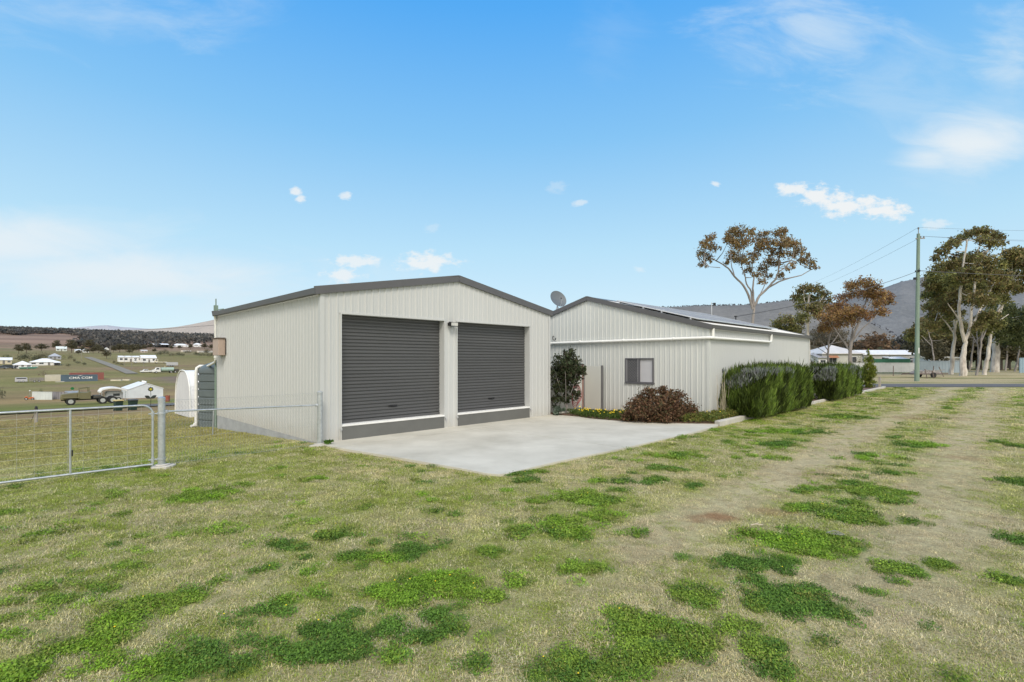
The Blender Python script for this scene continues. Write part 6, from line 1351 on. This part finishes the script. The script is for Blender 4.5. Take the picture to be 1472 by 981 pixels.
# a grey feather and a pale stick lying on the lawn
X_, Y_ = _pw(1200, 772); fe = MB()
for i in range(9):
    t = i / 8; fe.add([(t * .26 - .13, -.004, .06 + .03 * math.sin(t * 3)), (t * .26 - .11, -.004, .06), (t * .26 - .07 , -.06 * math.sin(math.pi * (t * .8 + .15)), .04), (t * .26 - .09, -.065 * math.sin(math.pi * (t * .8 + .15)), .045)], [(0, 1, 2, 3)])
fe.tube([(-.15, 0, .05), (0, .01, .09), (.16, 0, .05)], .006, 6); o = fe.build('dead_leaf', mat('grey_leaf', (.26,.26,.26), .7)); o.scale = (.55, .55, .8); o.location = (X_, Y_, .0); o.rotation_euler = (0, 0, -.3); tag(o, 'grey fern shaped dead leaf lying on the green patch', 'leaf')
X_, Y_ = _pw(1089, 760); st = MB(); st.tube([(-.08, 0, .04), (-.02, .01, .05), (.06, -.01, .045)], .008, 6); st.tube([(-.02, .01, .05), (.03, .04, .055)], .005, 5); o = st.build('stick', mat('pale_stick', (.5,.43,.32), .8)); o.location = (X_, Y_, 0); tag(o, 'short pale stick lying on the dry grass', 'stick')

# ------------------------------------------------------------------ sky, sun, camera
w = bpy.data.worlds.new('World'); SC.world = w; w.use_nodes = True; nt = w.node_tree; nt.nodes.clear(); N = nt.nodes; L = nt.links.new
SUN_EL, SUN_AZ = math.radians(48), math.radians(172)      # azimuth from +Y (north) clockwise
out = N.new('ShaderNodeOutputWorld'); bg = N.new('ShaderNodeBackground'); bg.inputs['Strength'].default_value = .15; L(bg.outputs[0], out.inputs[0])
sky = N.new('ShaderNodeTexSky'); sky.sky_type = 'NISHITA'; sky.sun_disc = False; sky.sun_elevation = SUN_EL; sky.sun_rotation = SUN_AZ; sky.altitude = 400; sky.air_density = 1.0; sky.dust_density = .6; sky.ozone_density = 2.0
tc = N.new('ShaderNodeTexCoord'); sp = N.new('ShaderNodeSeparateXYZ'); L(tc.outputs['Generated'], sp.inputs[0])
def M(op, a, b=None, c=None, cl=False):
    n = N.new('ShaderNodeMath'); n.operation = op; n.use_clamp = cl
    for i, q in enumerate((a, b, c)):
        if q is None: continue
        if isinstance(q, (int, float)): n.inputs[i].default_value = q
        else: L(q, n.inputs[i])
    return n.outputs[0]
fy = M('MAXIMUM', sp.outputs[1], .02); PX = M('DIVIDE', sp.outputs[0], fy); PZ_ = M('DIVIDE', sp.outputs[2], fy)
n1 = N.new('ShaderNodeTexNoise'); n1.inputs['Scale'].default_value = 9; n1.inputs['Detail'].default_value = 8; n1.inputs['Roughness'].default_value = .6
cv_ = N.new('ShaderNodeCombineXYZ'); L(PX, cv_.inputs[0]); L(M('MULTIPLY', PZ_, 1.7), cv_.inputs[1]); L(cv_.outputs[0], n1.inputs[0])
n2 = N.new('ShaderNodeTexNoise'); n2.inputs['Scale'].default_value = 34; n2.inputs['Detail'].default_value = 7; n2.inputs['Roughness'].default_value = .62; L(cv_.outputs[0], n2.inputs[0])
n3 = N.new('ShaderNodeTexNoise'); n3.inputs['Scale'].default_value = 4.2; n3.inputs['Detail'].default_value = 9; n3.inputs['Roughness'].default_value = .62; n3.inputs['Distortion'].default_value = .6
cw = N.new('ShaderNodeCombineXYZ'); L(M('ADD', PX, M('MULTIPLY', PZ_, .8)), cw.inputs[0]); L(M('MULTIPLY', PZ_, 2.6), cw.inputs[1]); L(cw.outputs[0], n3.inputs[0])
def blobs(lst, noise, amp, lo, hi):
    tot = None
    for (px, py, rx, ry, k) in lst:
        dx = M('MULTIPLY', M('SUBTRACT', PX, (px - CX) / F), F / rx); dz = M('MULTIPLY', M('SUBTRACT', PZ_, (HY - py) / F), F / ry)
        d = M('SQRT', M('ADD', M('MULTIPLY', dx, dx), M('MULTIPLY', dz, dz))); e = M('ADD', M('SUBTRACT', 1, d), M('MULTIPLY', M('SUBTRACT', noise, .5), amp))
        m = N.new('ShaderNodeMapRange'); m.interpolation_type = 'SMOOTHSTEP'; m.inputs[1].default_value = lo; m.inputs[2].default_value = hi; m.inputs[3].default_value = 0; m.inputs[4].default_value = k; L(e, m.inputs[0])
        tot = m.outputs[0] if tot is None else M('MAXIMUM', tot, m.outputs[0])
    return tot
puffs = blobs([(426,275,12,9,.8),(432,286,9,9,.75),(497,281,14,8,.7),(832,292,14,6,.5),(1028,265,9,6,.7),(803,270,20,10,.22),(1140,272,36,14,.9),(1178,283,42,20,.95),(1218,295,56,22,.95),(1272,303,54,18,.95),(1344,323,28,11,.5),(512,376,46,12,.75),(614,377,54,17,.85),(490,396,40,14,.75),(920,388,14,6,.35),(620,328,14,9,.2)], n2.outputs[0], 2.6, .05, .75)
wisp = blobs([(1395,205,140,75,.3),(1440,170,90,50,.3),(1160,45,150,90,.6),(1460,75,80,80,.55),(160,20,220,60,.35),(300,420,420,60,.4),(880,60,60,60,.1),(1290,120,120,90,.25)], n3.outputs[0], 3.0, -.1, 1.25)
soft = blobs([(-20,345,330,62,.8),(150,392,330,48,.75),(1390,208,120,52,.9),(1335,225,70,30,.7)], n3.outputs[0], 1.1, -.05, .95)
# horizon haze
grd = N.new('ShaderNodeValToRGB'); el = grd.color_ramp.elements; el[0].position = .0; el[0].color = (.76,.87,.92,1); el[1].position = 1.; el[1].color = (.04,.24,.72,1)
for pos_, c_ in ((.10, (.64,.80,.89,1)), (.21, (.50,.75,.905,1)), (.40, (.245,.565,.91,1)), (.58, (.092,.415,.925,1))):
    e_ = el.new(pos_); e_.color = c_
L(sp.outputs[2], grd.inputs[0])
gsc = N.new('ShaderNodeVectorMath'); gsc.operation = 'SCALE'; gsc.inputs['Scale'].default_value = 1 / .15; L(grd.outputs[0], gsc.inputs[0])
tint = N.new('ShaderNodeMix'); tint.data_type = 'RGBA'; tint.blend_type = 'MULTIPLY'; tint.inputs[0].default_value = 1; tint.inputs[7].default_value = (.85, 1.5, 1.7, 1); L(sky.outputs[0], tint.inputs[6])
mh = N.new('ShaderNodeMix'); mh.data_type = 'RGBA'; mh.inputs[0].default_value = .92; L(tint.outputs[2], mh.inputs[6]); L(gsc.outputs[0], mh.inputs[7])
mw = N.new('ShaderNodeMix'); mw.data_type = 'RGBA'; L(wisp, mw.inputs[0]); L(mh.outputs[2], mw.inputs[6]); mw.inputs[7].default_value = (4.9, 5.6, 6.05, 1)
ms_ = N.new('ShaderNodeMix'); ms_.data_type = 'RGBA'; L(soft, ms_.inputs[0]); L(mw.outputs[2], ms_.inputs[6]); ms_.inputs[7].default_value = (5.5, 5.9, 6.15, 1)
mp_ = N.new('ShaderNodeMix'); mp_.data_type = 'RGBA'; L(puffs, mp_.inputs[0]); L(ms_.outputs[2], mp_.inputs[6]); mp_.inputs[7].default_value = (5.9, 6.05, 6.1, 1)
# broken bright cloud added to the unseen sky behind the camera, as soft fill
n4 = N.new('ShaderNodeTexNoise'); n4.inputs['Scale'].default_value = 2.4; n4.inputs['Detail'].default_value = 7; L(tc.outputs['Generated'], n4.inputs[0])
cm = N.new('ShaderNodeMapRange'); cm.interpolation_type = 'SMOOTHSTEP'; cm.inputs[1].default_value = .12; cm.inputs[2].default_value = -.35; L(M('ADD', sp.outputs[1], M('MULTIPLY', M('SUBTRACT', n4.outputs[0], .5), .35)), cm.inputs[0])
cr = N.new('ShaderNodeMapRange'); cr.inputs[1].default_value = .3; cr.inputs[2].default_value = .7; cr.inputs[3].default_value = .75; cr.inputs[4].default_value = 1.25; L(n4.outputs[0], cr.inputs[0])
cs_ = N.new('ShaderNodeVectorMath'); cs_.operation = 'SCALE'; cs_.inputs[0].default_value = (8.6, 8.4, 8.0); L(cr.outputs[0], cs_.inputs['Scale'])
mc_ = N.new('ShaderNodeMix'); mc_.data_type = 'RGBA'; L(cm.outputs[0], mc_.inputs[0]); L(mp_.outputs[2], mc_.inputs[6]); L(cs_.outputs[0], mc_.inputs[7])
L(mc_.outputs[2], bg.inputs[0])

sl = bpy.data.lights.new('sun', 'SUN'); sl.energy = 2.2; sl.angle = math.radians(18); sl.color = (1.0, .93, .83)
so = bpy.data.objects.new('sun', sl); COL.objects.link(so)
dirv = Vector((math.sin(SUN_AZ) * math.cos(SUN_EL), math.cos(SUN_AZ) * math.cos(SUN_EL), math.sin(SUN_EL)))
so.rotation_euler = dirv.to_track_quat('Z', 'Y').to_euler()

cam = bpy.data.cameras.new('camera'); cam.sensor_width = 36; cam.lens = 36 * F / 1472; cam.shift_y = (HY - 490.5) / 1472; cam.clip_end = 20000; cam.clip_start = .05
co = bpy.data.objects.new('camera', cam); COL.objects.link(co); co.location = (0, 0, H); co.rotation_euler = (math.pi / 2, 0, 0); SC.camera = co
SC.view_settings.view_transform = 'Standard'; SC.view_settings.look = 'None'; SC.view_settings.exposure = 0
SC.render.engine = 'CYCLES'; SC.cycles.use_denoising = True
SC.cycles.max_bounces = 6; SC.cycles.diffuse_bounces = 3; SC.cycles.transparent_max_bounces = 8
